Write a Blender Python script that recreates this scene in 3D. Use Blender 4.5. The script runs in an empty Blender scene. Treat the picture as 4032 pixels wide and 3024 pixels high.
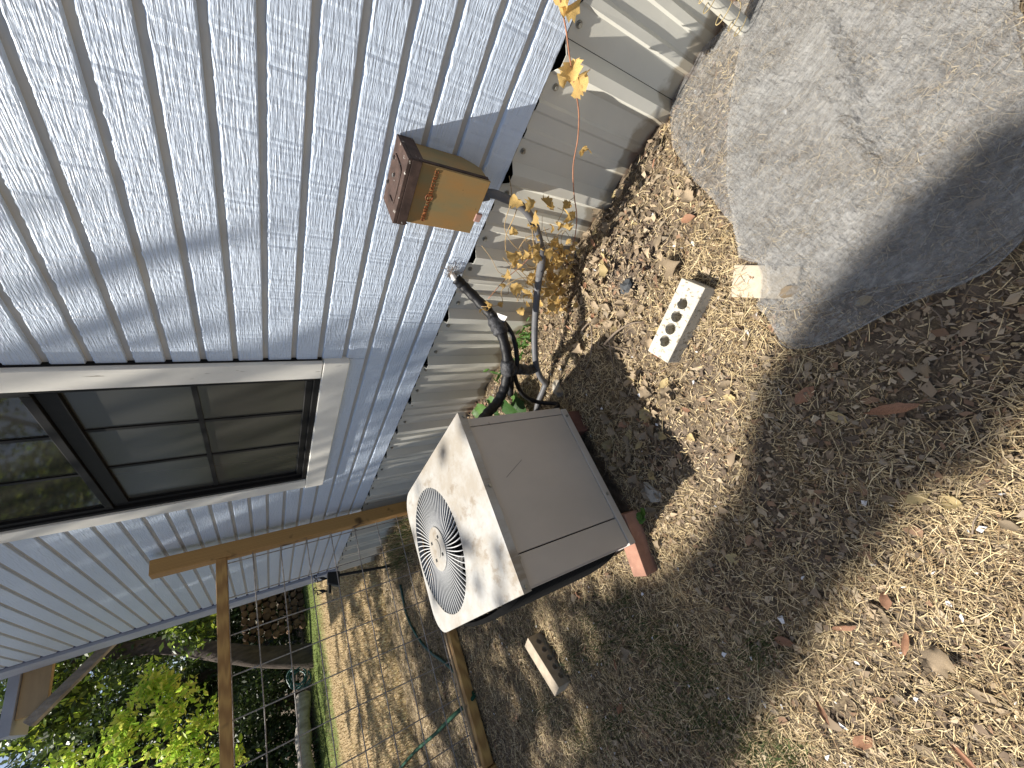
import bpy, bmesh, math, random
import numpy as np
from mathutils import Vector, Matrix, geometry

random.seed(7); rng = np.random.default_rng(7)
SC = bpy.context.scene
COL = SC.collection

# ------------------------------------------------------------------ camera
# wide lens held on its side: the picture's left edge is up in the world
CAM = np.array([0.0, 0.0, 1.13])
RC = np.array([[-0.37175817, -0.80539219, 0.46167010],
               [-0.42559363, 0.58983429, 0.68626931],
               [-0.82502480, 0.05864237, -0.56204551]])     # columns: picture right, picture down, view
FPX = 1533.4866; S = 4032 / 2212
cd = bpy.data.cameras.new('camera'); cam = bpy.data.objects.new('camera', cd); COL.objects.link(cam)
M = Matrix.Identity(4)
for r in range(3):
    M[r][0] = RC[r, 0]; M[r][1] = -RC[r, 1]; M[r][2] = -RC[r, 2]; M[r][3] = CAM[r]
cam.matrix_world = M
cd.sensor_fit = 'HORIZONTAL'; cd.sensor_width = 36; cd.lens = FPX / 4032 * 36
cd.clip_start = 0.02; cd.clip_end = 500
SC.camera = cam

# ------------------------------------------------------------------ light
SUN = np.array([0.20, -0.525, -1.0])                       # the way sunlight travels, per metre of fall
w = bpy.data.worlds.new('World'); SC.world = w; w.use_nodes = True
nt = w.node_tree
sky = nt.nodes.new('ShaderNodeTexSky'); sky.sky_type = 'NISHITA'; sky.sun_disc = False
tow = -SUN / np.linalg.norm(SUN)
sky.sun_elevation = math.asin(tow[2]); sky.sun_rotation = math.atan2(tow[0], tow[1])
sky.altitude = 100; sky.dust_density = 2.0; sky.ozone_density = 1.0
bg = nt.nodes['Background']; bg.inputs['Strength'].default_value = 0.07
nt.links.new(sky.outputs[0], bg.inputs[0])
sd = bpy.data.lights.new('sun', 'SUN'); sd.energy = 5.0; sd.angle = math.radians(0.53); sd.color = (1.0, 0.945, 0.86)
sun = bpy.data.objects.new('sun', sd); COL.objects.link(sun)
sun.rotation_euler = Vector(tow).to_track_quat('Z', 'Y').to_euler()
SC.view_settings.view_transform = 'Standard'; SC.view_settings.look = 'None'
SC.view_settings.exposure = 0.84; SC.view_settings.gamma = 1.0

# ------------------------------------------------------------------ survey helpers (photo survey -> metres)
def ray(x, y): return RC @ np.array([x * S - 2016, y * S - 1512, FPX])
def G(x, y, z=0.0):
    r = ray(x, y); return CAM + r * ((z - CAM[2]) / r[2])
DW = 1.0565                                                 # the wall's distance
def W(x, y, X=DW):
    r = ray(x, y); return CAM + r * (X / r[0])
def YP(x, y, Y):
    r = ray(x, y); return CAM + r * (Y / r[1])

# ------------------------------------------------------------------ materials
def mat(name, col, rough=0.7, var=0.12, scale=(8, 8, 8), detail=5, bump=0.0, bscale=None, bdist=0.004,
        col2=None, spec=0.3, metal=0.0, lo=0.35, hi=0.65, objrand=0.0, attr=None, speck=None):
    m = bpy.data.materials.new(name); m.use_nodes = True; n = m.node_tree.nodes; L = m.node_tree.links
    p = n['Principled BSDF']; p.inputs['Roughness'].default_value = rough; p.inputs['Metallic'].default_value = metal
    p.inputs['Specular IOR Level'].default_value = spec
    tc = n.new('ShaderNodeTexCoord'); src = tc.outputs['Object']
    def noise(sc, det=detail, rgh=0.6):
        mp = n.new('ShaderNodeMapping'); mp.inputs['Scale'].default_value = sc; L.new(src, mp.inputs[0])
        t = n.new('ShaderNodeTexNoise'); t.inputs['Scale'].default_value = 1; t.inputs['Detail'].default_value = det
        t.inputs['Roughness'].default_value = rgh; L.new(mp.outputs[0], t.inputs['Vector']); return t.outputs['Fac']
    def ramp(f, a, b, ca, cb):
        r = n.new('ShaderNodeValToRGB'); r.color_ramp.elements[0].position = a; r.color_ramp.elements[1].position = b
        r.color_ramp.elements[0].color = (*ca, 1); r.color_ramp.elements[1].color = (*cb, 1); L.new(f, r.inputs[0]); return r.outputs[0]
    c1 = tuple(max(0, v * (1 - var)) for v in col); c2 = col2 if col2 else tuple(min(1, v * (1 + var)) for v in col)
    out = ramp(noise(scale), lo, hi, c1, c2)
    def mix(kind, a, b, f):
        x = n.new('ShaderNodeMix'); x.data_type = 'RGBA'; x.blend_type = kind
        if isinstance(f, (int, float)): x.inputs[0].default_value = f
        else: L.new(f, x.inputs[0])
        for k, v in ((6, a), (7, b)):
            if isinstance(v, tuple): x.inputs[k].default_value = (*v, 1)
            else: L.new(v, x.inputs[k])
        return x.outputs[2]
    if attr:
        a = n.new('ShaderNodeAttribute'); a.attribute_name = attr
        out = mix('MULTIPLY', out, a.outputs['Color'], 1.0)
    if speck:                                               # (colour, scale, threshold)
        f = ramp(noise(speck[1], 3, 0.7), speck[2], speck[2] + 0.06, (0, 0, 0), (1, 1, 1))
        out = mix('MIX', out, speck[0], f)
    if objrand:
        oi = n.new('ShaderNodeObjectInfo'); hs = n.new('ShaderNodeHueSaturation')
        mr = n.new('ShaderNodeMapRange'); mr.inputs[3].default_value = 1 - objrand; mr.inputs[4].default_value = 1 + objrand
        L.new(oi.outputs['Random'], mr.inputs[0]); L.new(mr.outputs[0], hs.inputs['Value']); L.new(out, hs.inputs['Color']); out = hs.outputs[0]
    L.new(out, p.inputs['Base Color'])
    if bump:
        b = n.new('ShaderNodeBump'); b.inputs['Strength'].default_value = bump; b.inputs['Distance'].default_value = bdist
        L.new(noise(bscale or scale, 6, 0.65), b.inputs['Height']); L.new(b.outputs[0], p.inputs['Normal'])
    m['out'] = 0
    return m

def nodes_of(m): return m.node_tree.nodes, m.node_tree.links
def translucent(m, amount=0.3, tint=None):
    n, L = nodes_of(m); p = n['Principled BSDF']; o = n['Material Output']
    t = n.new('ShaderNodeBsdfTranslucent'); mx = n.new('ShaderNodeMixShader'); mx.inputs[0].default_value = amount
    src = p.inputs['Base Color'].links[0].from_socket
    L.new(src, t.inputs[0]); L.new(p.outputs[0], mx.inputs[1]); L.new(t.outputs[0], mx.inputs[2]); L.new(mx.outputs[0], o.inputs[0])
    return m

def siding_material():
    m = bpy.data.materials.new('blue_grey_siding_paint'); m.use_nodes = True; n, L = nodes_of(m)
    p = n['Principled BSDF']; p.inputs['Roughness'].default_value = 0.42; p.inputs['Specular IOR Level'].default_value = 0.5
    tc = n.new('ShaderNodeTexCoord'); oi = n.new('ShaderNodeObjectInfo')
    ad = n.new('ShaderNodeVectorMath'); ad.operation = 'MULTIPLY_ADD'
    cx = n.new('ShaderNodeCombineXYZ'); L.new(oi.outputs['Random'], cx.inputs[1]); L.new(oi.outputs['Random'], cx.inputs[0])
    ad.inputs[1].default_value = (7, 9, 0); L.new(cx.outputs[0], ad.inputs[0]); L.new(tc.outputs['Object'], ad.inputs[2])
    def nz(sc, det, dist=0.0, rg=0.6):
        mp = n.new('ShaderNodeMapping'); mp.inputs['Scale'].default_value = sc; L.new(ad.outputs[0], mp.inputs[0])
        t = n.new('ShaderNodeTexNoise'); t.inputs['Scale'].default_value = 1; t.inputs['Detail'].default_value = det
        t.inputs['Roughness'].default_value = rg; t.inputs['Distortion'].default_value = dist
        L.new(mp.outputs[0], t.inputs['Vector']); return t.outputs['Fac']
    # cathedral grain: contour lines of a stretched noise field
    fld = nz((3, 2.6, 11), 2.0, 0.3)
    mul = n.new('ShaderNodeMath'); mul.operation = 'MULTIPLY'; mul.inputs[1].default_value = 95; L.new(fld, mul.inputs[0])
    sn = n.new('ShaderNodeMath'); sn.operation = 'SINE'; L.new(mul.outputs[0], sn.inputs[0])
    fine = nz((60, 20, 230), 3.0); tick = nz((40, 75, 45), 2.0); big = nz((10, 5, 60), 3.0, 1.0)
    def ma(a, f, b):
        x = n.new('ShaderNodeMath'); x.operation = 'MULTIPLY_ADD'; L.new(a, x.inputs[0]); x.inputs[1].default_value = f
        L.new(b, x.inputs[2]); return x.outputs[0]
    h = ma(sn.outputs[0], 0.10, ma(fine, 1.0, ma(tick, 0.35, ma(big, 0.55, fine))))
    b = n.new('ShaderNodeBump'); b.inputs['Strength'].default_value = 0.75; b.inputs['Distance'].default_value = 0.0026
    L.new(h, b.inputs['Height']); L.new(b.outputs[0], p.inputs['Normal'])
    r = n.new('ShaderNodeValToRGB'); r.color_ramp.elements[0].color = (0.555, 0.64, 0.76, 1); r.color_ramp.elements[1].color = (0.63, 0.715, 0.83, 1)
    r.color_ramp.elements[0].position = 0.3; r.color_ramp.elements[1].position = 0.7
    L.new(nz((2, 1.5, 9), 4.0), r.inputs[0])
    # dirt specks and worn paint
    d = n.new('ShaderNodeValToRGB'); d.color_ramp.elements[0].position = 0.70; d.color_ramp.elements[1].position = 0.76
    L.new(nz((50, 28, 60), 4.0, 0, 0.75), d.inputs[0])
    mx = n.new('ShaderNodeMix'); mx.data_type = 'RGBA'; L.new(d.outputs[0], mx.inputs[0]); L.new(r.outputs[0], mx.inputs[6]); mx.inputs[7].default_value = (0.30, 0.26, 0.25, 1)
    L.new(mx.outputs[2], p.inputs['Base Color'])
    return m

MT = {}
def mats():
    MT['siding'] = siding_material()
    MT['groove'] = mat('groove_paint', (0.44, 0.435, 0.43), 0.7, 0.1, (3, 6, 40), col2=(0.52, 0.47, 0.40), speck=((0.16, 0.12, 0.09), (40, 25, 60), 0.72))
    MT['skirt'] = mat('beige_skirting_metal', (0.61, 0.60, 0.535), 0.38, 0.06, (3, 3, 3), spec=0.5, bump=0.12, bscale=(300, 300, 300), bdist=0.0006)
    MT['trim'] = mat('cream_trim_paint', (0.83, 0.80, 0.72), 0.55, 0.06, (6, 6, 6), bump=0.35, bscale=(40, 40, 6), bdist=0.003, speck=((0.30, 0.25, 0.19), (30, 60, 9), 0.70))
    MT['bronze'] = mat('dark_bronze_frame', (0.014, 0.0135, 0.013), 0.6, 0.15, (20, 20, 20), spec=0.15)
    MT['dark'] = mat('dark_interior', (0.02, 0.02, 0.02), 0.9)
    MT['roomwall'] = mat('room_blind', (0.13, 0.13, 0.12), 0.9, 0.2, (1, 5, 2))
    MT['steel'] = mat('weathered_steel', (0.30, 0.29, 0.27), 0.35, 0.2, (50, 50, 50), metal=0.8)
    MT['screw'] = mat('grey_screw', (0.30, 0.29, 0.25), 0.4, 0.2, (90, 90, 90), metal=0.5)
    MT['rust'] = mat('rusty_metal', (0.060, 0.037, 0.029), 0.75, 0.35, (30, 30, 30), bump=0.4, bscale=(120, 120, 120), bdist=0.001, speck=((0.48, 0.45, 0.40), (45, 45, 45), 0.645))
    MT['ochre'] = mat('stained_ochre_metal', (0.25, 0.20, 0.095), 0.6, 0.1, (4, 11, 3.5), col2=(0.34, 0.175, 0.055), lo=0.36, hi=0.62, bump=0.1, bscale=(200, 200, 200), bdist=0.0005, speck=((0.13, 0.085, 0.03), (70, 90, 90), 0.675))
    MT['ochreside'] = mat('stained_yellow_metal', (0.30, 0.26, 0.13), 0.6, 0.2, (14, 14, 9), col2=(0.36, 0.22, 0.09), speck=((0.09, 0.06, 0.03), (50, 50, 50), 0.72))
    MT['letter'] = mat('embossed_rust', (0.20, 0.065, 0.02), 0.6, 0.3, (90, 90, 90))
    MT['pink'] = mat('pink_primer', (0.38, 0.22, 0.18), 0.6)
    MT['ac'] = mat('taupe_cabinet_paint', (0.46, 0.42, 0.375), 0.42, 0.05, (5, 5, 2.5), spec=0.4, bump=0.06, bscale=(9, 9, 9), bdist=0.006, speck=((0.27, 0.23, 0.19), (9, 9, 26), 0.71))
    MT['aclid'] = mat('stained_white_lid', (0.40, 0.395, 0.375), 0.5, 0.05, (6, 6, 6), spec=0.35, speck=None)
    lid_stains(MT['aclid'])
    MT['fin'] = mat('grille_rib_paint', (0.52, 0.52, 0.51), 0.45, 0.08, (30, 30, 30))
    MT['black'] = mat('black_rubber', (0.008, 0.008, 0.009), 0.52, 0.3, (40, 40, 40), bump=0.5, bscale=(60, 60, 60), bdist=0.004, spec=0.3)
    MT['tape'] = mat('grey_black_tape', (0.02, 0.02, 0.021), 0.5, 0.4, (60, 60, 60), col2=(0.06, 0.06, 0.065), bump=0.8, bscale=(90, 90, 90), bdist=0.005)
    MT['conduit'] = mat('grey_conduit', (0.115, 0.115, 0.12), 0.5, 0.1, (40, 40, 40), speck=((0.10, 0.085, 0.06), (40, 40, 40), 0.66))
    MT['white'] = mat('white_tag', (0.62, 0.60, 0.57), 0.6, 0.1, (30, 30, 30))
    MT['pvc'] = mat('ivory_pvc', (0.62, 0.60, 0.52), 0.4, 0.06, (10, 10, 10))
    MT['wood'] = wood_material('treated_pine', (0.56, 0.33, 0.105), (0.38, 0.20, 0.062))
    MT['woodtan'] = wood_material('pale_timber', (0.42, 0.30, 0.17), (0.34, 0.23, 0.13))
    MT['plytan'] = mat('tan_plywood', (0.50, 0.37, 0.22), 0.8, 0.08, (3, 3, 14))
    MT['wire'] = mat('galvanised_wire', (0.34, 0.32, 0.30), 0.45, 0.3, (60, 60, 60), metal=0.5)
    MT['hose'] = mat('green_hose', (0.010, 0.075, 0.058), 0.4, 0.2, (20, 20, 20), spec=0.5)
    MT['hosedark'] = mat('dark_green_hose', (0.010, 0.055, 0.030), 0.7, 0.2, (20, 20, 20), spec=0.15)
    MT['louvre'] = mat('black_louvre', (0.007, 0.007, 0.007), 0.9, 0.2, (40, 40, 40), spec=0.05)
    MT['iron'] = mat('black_iron', (0.018, 0.018, 0.018), 0.5, 0.2, (40, 40, 40))
    MT['brickw'] = mat('white_glazed_brick', (0.50, 0.465, 0.39), 0.75, 0.1, (9, 9, 9), bump=0.5, bscale=(150, 150, 150), bdist=0.002, speck=((0.22, 0.19, 0.14), (110, 60, 110), 0.56))
    MT['brickt'] = mat('tan_brick', (0.40, 0.335, 0.25), 0.85, 0.15, (20, 20, 20), bump=0.4, bscale=(150, 150, 150), bdist=0.002)
    MT['brickd'] = mat('dark_red_brick', (0.13, 0.06, 0.042), 0.9, 0.25, (15, 15, 15), bump=0.4, bscale=(150, 150, 150), bdist=0.002)
    MT['bricko'] = mat('orange_clay_brick', (0.34, 0.18, 0.125), 0.85, 0.18, (15, 15, 15), bump=0.4, bscale=(150, 150, 150), bdist=0.002, speck=((0.5, 0.36, 0.28), (60, 60, 60), 0.68))
    MT['paver'] = mat('tan_sandstone', (0.44, 0.38, 0.29), 0.9, 0.12, (40, 40, 40), bump=0.4, bscale=(200, 200, 200), bdist=0.002, speck=((0.28, 0.23, 0.16), (120, 120, 120), 0.64))
    MT['stone'] = mat('dark_stone', (0.06, 0.065, 0.07), 0.8, 0.3, (30, 30, 30), bump=0.6, bscale=(80, 80, 80))
    MT['rock'] = mat('pale_rock', (0.34, 0.31, 0.26), 0.9, 0.25, (30, 30, 30), bump=0.6, bscale=(60, 60, 60))
    MT['straw'] = mat('straw_blades', (1, 1, 1), 0.75, 0.0, attr='Col')
    MT['chip'] = mat('leaf_chips', (1, 1, 1), 0.85, 0.0, attr='Col')
    MT['blade'] = translucent(mat('grass_blades', (1, 1, 1), 0.6, 0.0, attr='Col'), 0.25)
    MT['vineleaf'] = translucent(mat('withered_vine_leaf', (0.60, 0.41, 0.15), 0.7, 0.25, (40, 40, 40), objrand=0.35, bump=0.5, bscale=(120, 120, 120)), 0.35)
    MT['dryleaf'] = translucent(mat('dry_leaf_tan', (0.29, 0.225, 0.15), 0.8, 0.25, (40, 40, 40), objrand=0.35), 0.2)
    MT['redleaf'] = translucent(mat('dry_leaf_rust', (0.30, 0.16, 0.095), 0.75, 0.25, (40, 40, 40), objrand=0.25), 0.2)
    MT['yelleaf'] = translucent(mat('dry_leaf_yellow', (0.40, 0.315, 0.16), 0.75, 0.2, (40, 40, 40), objrand=0.2), 0.2)
    MT['stem'] = mat('dry_stem', (0.36, 0.25, 0.12), 0.8, 0.2, (60, 60, 60))
    MT['redstem'] = mat('reddish_stem', (0.33, 0.15, 0.085), 0.75, 0.2, (60, 60, 60))
    MT['twig'] = mat('grey_twig', (0.20, 0.155, 0.115), 0.9, 0.25, (60, 60, 60))
    MT['weed'] = translucent(mat('green_weed', (0.075, 0.16, 0.03), 0.5, 0.25, (30, 30, 30), objrand=0.2), 0.35)
    MT['weeddark'] = translucent(mat('dark_green_leaf', (0.032, 0.085, 0.016), 0.5, 0.25, (30, 30, 30), objrand=0.2), 0.3)
    MT['bark'] = mat('tree_bark', (0.075, 0.056, 0.043), 0.95, 0.35, (9, 9, 2.5), bump=0.9, bscale=(14, 14, 4), bdist=0.03)
    MT['barkpale'] = mat('pale_driftwood', (0.36, 0.32, 0.27), 0.95, 0.35, (9, 9, 2.5), bump=0.9, bscale=(14, 4, 14), bdist=0.03)
    MT['logend'] = mat('log_end', (0.15, 0.09, 0.05), 0.9, 0.3, (8, 8, 8), objrand=0.4)
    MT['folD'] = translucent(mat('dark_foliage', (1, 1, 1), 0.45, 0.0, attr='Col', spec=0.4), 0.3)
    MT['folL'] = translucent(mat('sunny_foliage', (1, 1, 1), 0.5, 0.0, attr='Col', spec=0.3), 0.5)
    MT['cloth'] = cloth_material()
    MT['ground'] = ground_material()
    MT['roof'] = mat('grey_shingle', (0.12, 0.12, 0.12), 0.9, 0.2, (8, 8, 8))
    MT['glass'] = glass_material('window_glass', 0.55)
    MT['screen'] = glass_material('insect_screen_glass', 0.9)
    MT['navy'] = mat('gap_shadow_paint', (0.10, 0.115, 0.20), 0.7)
    MT['fascia'] = mat('pale_fascia_paint', (0.44, 0.47, 0.54), 0.6, 0.08, (5, 5, 5))
    MT['fibre'] = mat('grey_brown_fibre', (0.22, 0.17, 0.13), 0.9, 0.3, (80, 80, 80))

def lid_stains(m):
    n, L = nodes_of(m); p = n['Principled BSDF']; src = p.inputs['Base Color'].links[0].from_socket
    tc = n.new('ShaderNodeTexCoord')
    def st(sc, det, a, b, col, prev, amt):
        mp = n.new('ShaderNodeMapping'); mp.inputs['Scale'].default_value = sc; L.new(tc.outputs['Object'], mp.inputs[0])
        t = n.new('ShaderNodeTexNoise'); t.inputs['Scale'].default_value = 1; t.inputs['Detail'].default_value = det; t.inputs['Roughness'].default_value = 0.72
        L.new(mp.outputs[0], t.inputs['Vector'])
        r = n.new('ShaderNodeMapRange'); r.inputs[1].default_value = a; r.inputs[2].default_value = b; r.inputs[4].default_value = amt; L.new(t.outputs['Fac'], r.inputs[0])
        # worn towards the near half of the lid, where water stands
        g = n.new('ShaderNodeSeparateXYZ'); L.new(tc.outputs['Object'], g.inputs[0])
        q = n.new('ShaderNodeMapRange'); q.inputs[1].default_value = 0.62; q.inputs[2].default_value = 0.16; q.inputs[3].default_value = 0.15; q.inputs[4].default_value = 1.0
        L.new(g.outputs[1], q.inputs[0])
        mu = n.new('ShaderNodeMath'); mu.operation = 'MULTIPLY'; L.new(r.outputs[0], mu.inputs[0]); L.new(q.outputs[0], mu.inputs[1])
        x = n.new('ShaderNodeMix'); x.data_type = 'RGBA'; L.new(mu.outputs[0], x.inputs[0]); L.new(prev, x.inputs[6]); x.inputs[7].default_value = (*col, 1)
        return x.outputs[2]
    c = st((5.5, 4.5, 1), 9, 0.40, 0.60, (0.27, 0.225, 0.165), src, 0.68)
    c = st((15, 9, 3), 9, 0.55, 0.64, (0.19, 0.145, 0.095), c, 0.6)
    c = st((8, 11, 3), 8, 0.60, 0.68, (0.21, 0.205, 0.19), c, 0.55)
    L.new(c, p.inputs['Base Color'])

def wood_material(name, c1, c2):
    m = bpy.data.materials.new(name); m.use_nodes = True; n, L = nodes_of(m); p = n['Principled BSDF']
    p.inputs['Roughness'].default_value = 0.65
    tc = n.new('ShaderNodeTexCoord'); mp = n.new('ShaderNodeMapping'); L.new(tc.outputs['Generated'], mp.inputs[0])
    mp.inputs['Scale'].default_value = (2.6, 2.6, 0.9)
    wv = n.new('ShaderNodeTexWave'); wv.inputs['Scale'].default_value = 1.6; wv.inputs['Distortion'].default_value = 5; wv.inputs['Detail'].default_value = 3
    wv.inputs['Detail Scale'].default_value = 1.2
    L.new(mp.outputs[0], wv.inputs['Vector'])
    r = n.new('ShaderNodeValToRGB'); r.color_ramp.elements[0].color = (*c2, 1); r.color_ramp.elements[1].color = (*c1, 1)
    L.new(wv.outputs['Fac'], r.inputs[0])
    vo = n.new('ShaderNodeTexNoise'); vo.inputs['Scale'].default_value = 9; L.new(tc.outputs['Object'], vo.inputs['Vector'])
    rr = n.new('ShaderNodeValToRGB'); rr.color_ramp.elements[0].position = 0.27; rr.color_ramp.elements[1].position = 0.36
    rr.color_ramp.elements[0].color = (0.06, 0.03, 0.012, 1); rr.color_ramp.elements[1].color = (1, 1, 1, 1); L.new(vo.outputs['Fac'], rr.inputs[0])
    x = n.new('ShaderNodeMix'); x.data_type = 'RGBA'; x.blend_type = 'MULTIPLY'; x.inputs[0].default_value = 0.8
    L.new(r.outputs[0], x.inputs[6]); L.new(rr.outputs[0], x.inputs[7]); L.new(x.outputs[2], p.inputs['Base Color'])
    b = n.new('ShaderNodeBump'); b.inputs['Strength'].default_value = 0.25; b.inputs['Distance'].default_value = 0.003
    L.new(wv.outputs['Fac'], b.inputs['Height']); L.new(b.outputs[0], p.inputs['Normal'])
    return m

def glass_material(name, opaque):
    # panes: a dark glossy layer mixed over tinted clear glass
    m = bpy.data.materials.new(name); m.use_nodes = True; n, L = nodes_of(m); p = n['Principled BSDF']; o = n['Material Output']
    p.inputs['Base Color'].default_value = (0.062, 0.060, 0.052, 1); p.inputs['Roughness'].default_value = 0.04 if opaque < 0.7 else 0.22
    p.inputs['Specular IOR Level'].default_value = 0.7 if opaque < 0.7 else 0.3
    t = n.new('ShaderNodeBsdfTransparent'); t.inputs[0].default_value = (0.7, 0.72, 0.68, 1)
    mx = n.new('ShaderNodeMixShader'); mx.inputs[0].default_value = opaque
    L.new(t.outputs[0], mx.inputs[1]); L.new(p.outputs[0], mx.inputs[2]); L.new(mx.outputs[0], o.inputs[0])
    return m

def cloth_material():
    # fine weather-bleached netting: part of the light goes straight through the holes
    m = bpy.data.materials.new('grey_netting'); m.use_nodes = True; n, L = nodes_of(m); p = n['Principled BSDF']; o = n['Material Output']
    p.inputs['Roughness'].default_value = 0.9
    tc = n.new('ShaderNodeTexCoord')
    def nz(sc, det, a, b, lo, hi, rot=0):
        mp = n.new('ShaderNodeMapping'); mp.inputs['Scale'].default_value = sc; mp.inputs['Rotation'].default_value[2] = rot; L.new(tc.outputs['Object'], mp.inputs[0])
        t = n.new('ShaderNodeTexNoise'); t.inputs['Scale'].default_value = 1; t.inputs['Detail'].default_value = det; t.inputs['Roughness'].default_value = 0.7; L.new(mp.outputs[0], t.inputs['Vector'])
        r = n.new('ShaderNodeMapRange'); r.inputs[1].default_value = a; r.inputs[2].default_value = b; r.inputs[3].default_value = lo; r.inputs[4].default_value = hi
        L.new(t.outputs['Fac'], r.inputs[0]); return r.outputs[0]
    big = nz((6, 6, 6), 6, 0.3, 0.7, 0.24, 0.56); fib = nz((120, 50, 60), 5, 0.35, 0.65, -0.13, 0.13, 0.5)
    ad = n.new('ShaderNodeMath'); ad.operation = 'ADD'; ad.use_clamp = True; L.new(big, ad.inputs[0]); L.new(fib, ad.inputs[1])
    r = n.new('ShaderNodeValToRGB'); r.color_ramp.elements[0].color = (0.29, 0.288, 0.278, 1); r.color_ramp.elements[1].color = (0.46, 0.455, 0.435, 1)
    r.color_ramp.elements[0].position = 0.3; r.color_ramp.elements[1].position = 0.7
    L.new(ad.outputs[0], r.inputs[0]); L.new(r.outputs[0], p.inputs['Base Color'])
    t = n.new('ShaderNodeBsdfTransparent'); mx = n.new('ShaderNodeMixShader')
    L.new(ad.outputs[0], mx.inputs[0]); L.new(t.outputs[0], mx.inputs[1]); L.new(p.outputs[0], mx.inputs[2]); L.new(mx.outputs[0], o.inputs[0])
    b = n.new('ShaderNodeBump'); b.inputs['Strength'].default_value = 0.5; b.inputs['Distance'].default_value = 0.004
    L.new(fib, b.inputs['Height'])
    b2 = n.new('ShaderNodeBump'); b2.inputs['Strength'].default_value = 0.9; b2.inputs['Distance'].default_value = 0.012
    L.new(nz((26, 60, 30), 5, 0.25, 0.75, 0, 1, 0.9), b2.inputs['Height']); L.new(b.outputs[0], b2.inputs['Normal']); L.new(b2.outputs[0], p.inputs['Normal'])
    return m

def ground_material():
    m = bpy.data.materials.new('littered_dirt'); m.use_nodes = True; n, L = nodes_of(m); p = n['Principled BSDF']
    p.inputs['Roughness'].default_value = 0.95; p.inputs['Specular IOR Level'].default_value = 0.1
    tc = n.new('ShaderNodeTexCoord')
    def nz(sc, det, rg=0.65):
        t = n.new('ShaderNodeTexNoise'); t.inputs['Scale'].default_value = sc; t.inputs['Detail'].default_value = det; t.inputs['Roughness'].default_value = rg
        L.new(tc.outputs['Object'], t.inputs['Vector']); return t.outputs['Fac']
    def rp(f, a, b, ca, cb):
        r = n.new('ShaderNodeValToRGB'); r.color_ramp.elements[0].position = a; r.color_ramp.elements[1].position = b
        r.color_ramp.elements[0].color = (*ca, 1); r.color_ramp.elements[1].color = (*cb, 1); L.new(f, r.inputs[0]); return r.outputs[0]
    def mx(a, b, f):
        x = n.new('ShaderNodeMix'); x.data_type = 'RGBA'; L.new(f, x.inputs[0]); L.new(a, x.inputs[6]); L.new(b, x.inputs[7]); return x.outputs[2]
    dirt = rp(nz(26, 8), 0.35, 0.68, (0.060, 0.046, 0.036), (0.205, 0.16, 0.118))
    dry = rp(nz(120, 4), 0.35, 0.65, (0.080, 0.060, 0.041), (0.25, 0.195, 0.12))
    near = mx(dirt, dry, rp(nz(3.5, 5), 0.42, 0.58, (0, 0, 0), (1, 1, 1)))
    # further off: mown straw-coloured lawn with greener bands
    lawn = rp(nz(60, 6), 0.35, 0.65, (0.19, 0.135, 0.07), (0.44, 0.33, 0.19))
    green = rp(nz(50, 5), 0.35, 0.65, (0.06, 0.10, 0.02), (0.17, 0.20, 0.055))
    g = n.new('ShaderNodeSeparateXYZ'); L.new(tc.outputs['Object'], g.inputs[0])
    wob = n.new('ShaderNodeMath'); wob.operation = 'MULTIPLY_ADD'; L.new(nz(0.8, 4), wob.inputs[0]); wob.inputs[1].default_value = 3.0; L.new(g.outputs[1], wob.inputs[2])
    def band(a, b):
        r = n.new('ShaderNodeMapRange'); r.inputs[1].default_value = a; r.inputs[2].default_value = b; L.new(wob.outputs[0], r.inputs[0]); return r.outputs[0]
    lg = mx(lawn, green, band(12.3, 13.6))
    bank = rp(nz(14, 6), 0.35, 0.65, (0.05, 0.038, 0.026), (0.13, 0.10, 0.07))
    lg = mx(lg, bank, band(17.8, 18.6))
    c = mx(near, lg, band(5.0, 7.5))
    L.new(c, p.inputs['Base Color'])
    b = n.new('ShaderNodeBump'); b.inputs['Strength'].default_value = 0.8; b.inputs['Distance'].default_value = 0.012
    L.new(nz(70, 7, 0.7), b.inputs['Height']); L.new(b.outputs[0], p.inputs['Normal'])
    return m
def skirt_dirt(m):
    # soil splashed over the lowest hand's breadth of the sheets, with rust below it
    n, L = nodes_of(m); p = n['Principled BSDF']; src = p.inputs['Base Color'].links[0].from_socket
    tc = n.new('ShaderNodeTexCoord'); g = n.new('ShaderNodeSeparateXYZ'); L.new(tc.outputs['Object'], g.inputs[0])
    t = n.new('ShaderNodeTexNoise'); t.inputs['Scale'].default_value = 9; t.inputs['Detail'].default_value = 6; L.new(tc.outputs['Object'], t.inputs['Vector'])
    s = n.new('ShaderNodeMath'); s.operation = 'MULTIPLY_ADD'; L.new(t.outputs['Fac'], s.inputs[0]); s.inputs[1].default_value = -0.16; L.new(g.outputs[2], s.inputs[2])
    for a, b, col, am in ((-0.012, -0.03, (0.24, 0.19, 0.12), .7), (-0.06, -0.085, (0.17, 0.08, 0.04), .7)):
        r = n.new('ShaderNodeMapRange'); r.inputs[1].default_value = a; r.inputs[2].default_value = b; r.inputs[4].default_value = am; L.new(s.outputs[0], r.inputs[0])
        x = n.new('ShaderNodeMix'); x.data_type = 'RGBA'; L.new(r.outputs[0], x.inputs[0]); L.new(src, x.inputs[6]); x.inputs[7].default_value = (*col, 1); src = x.outputs[2]
    L.new(src, p.inputs['Base Color'])
mats()
skirt_dirt(MT['skirt'])

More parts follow.
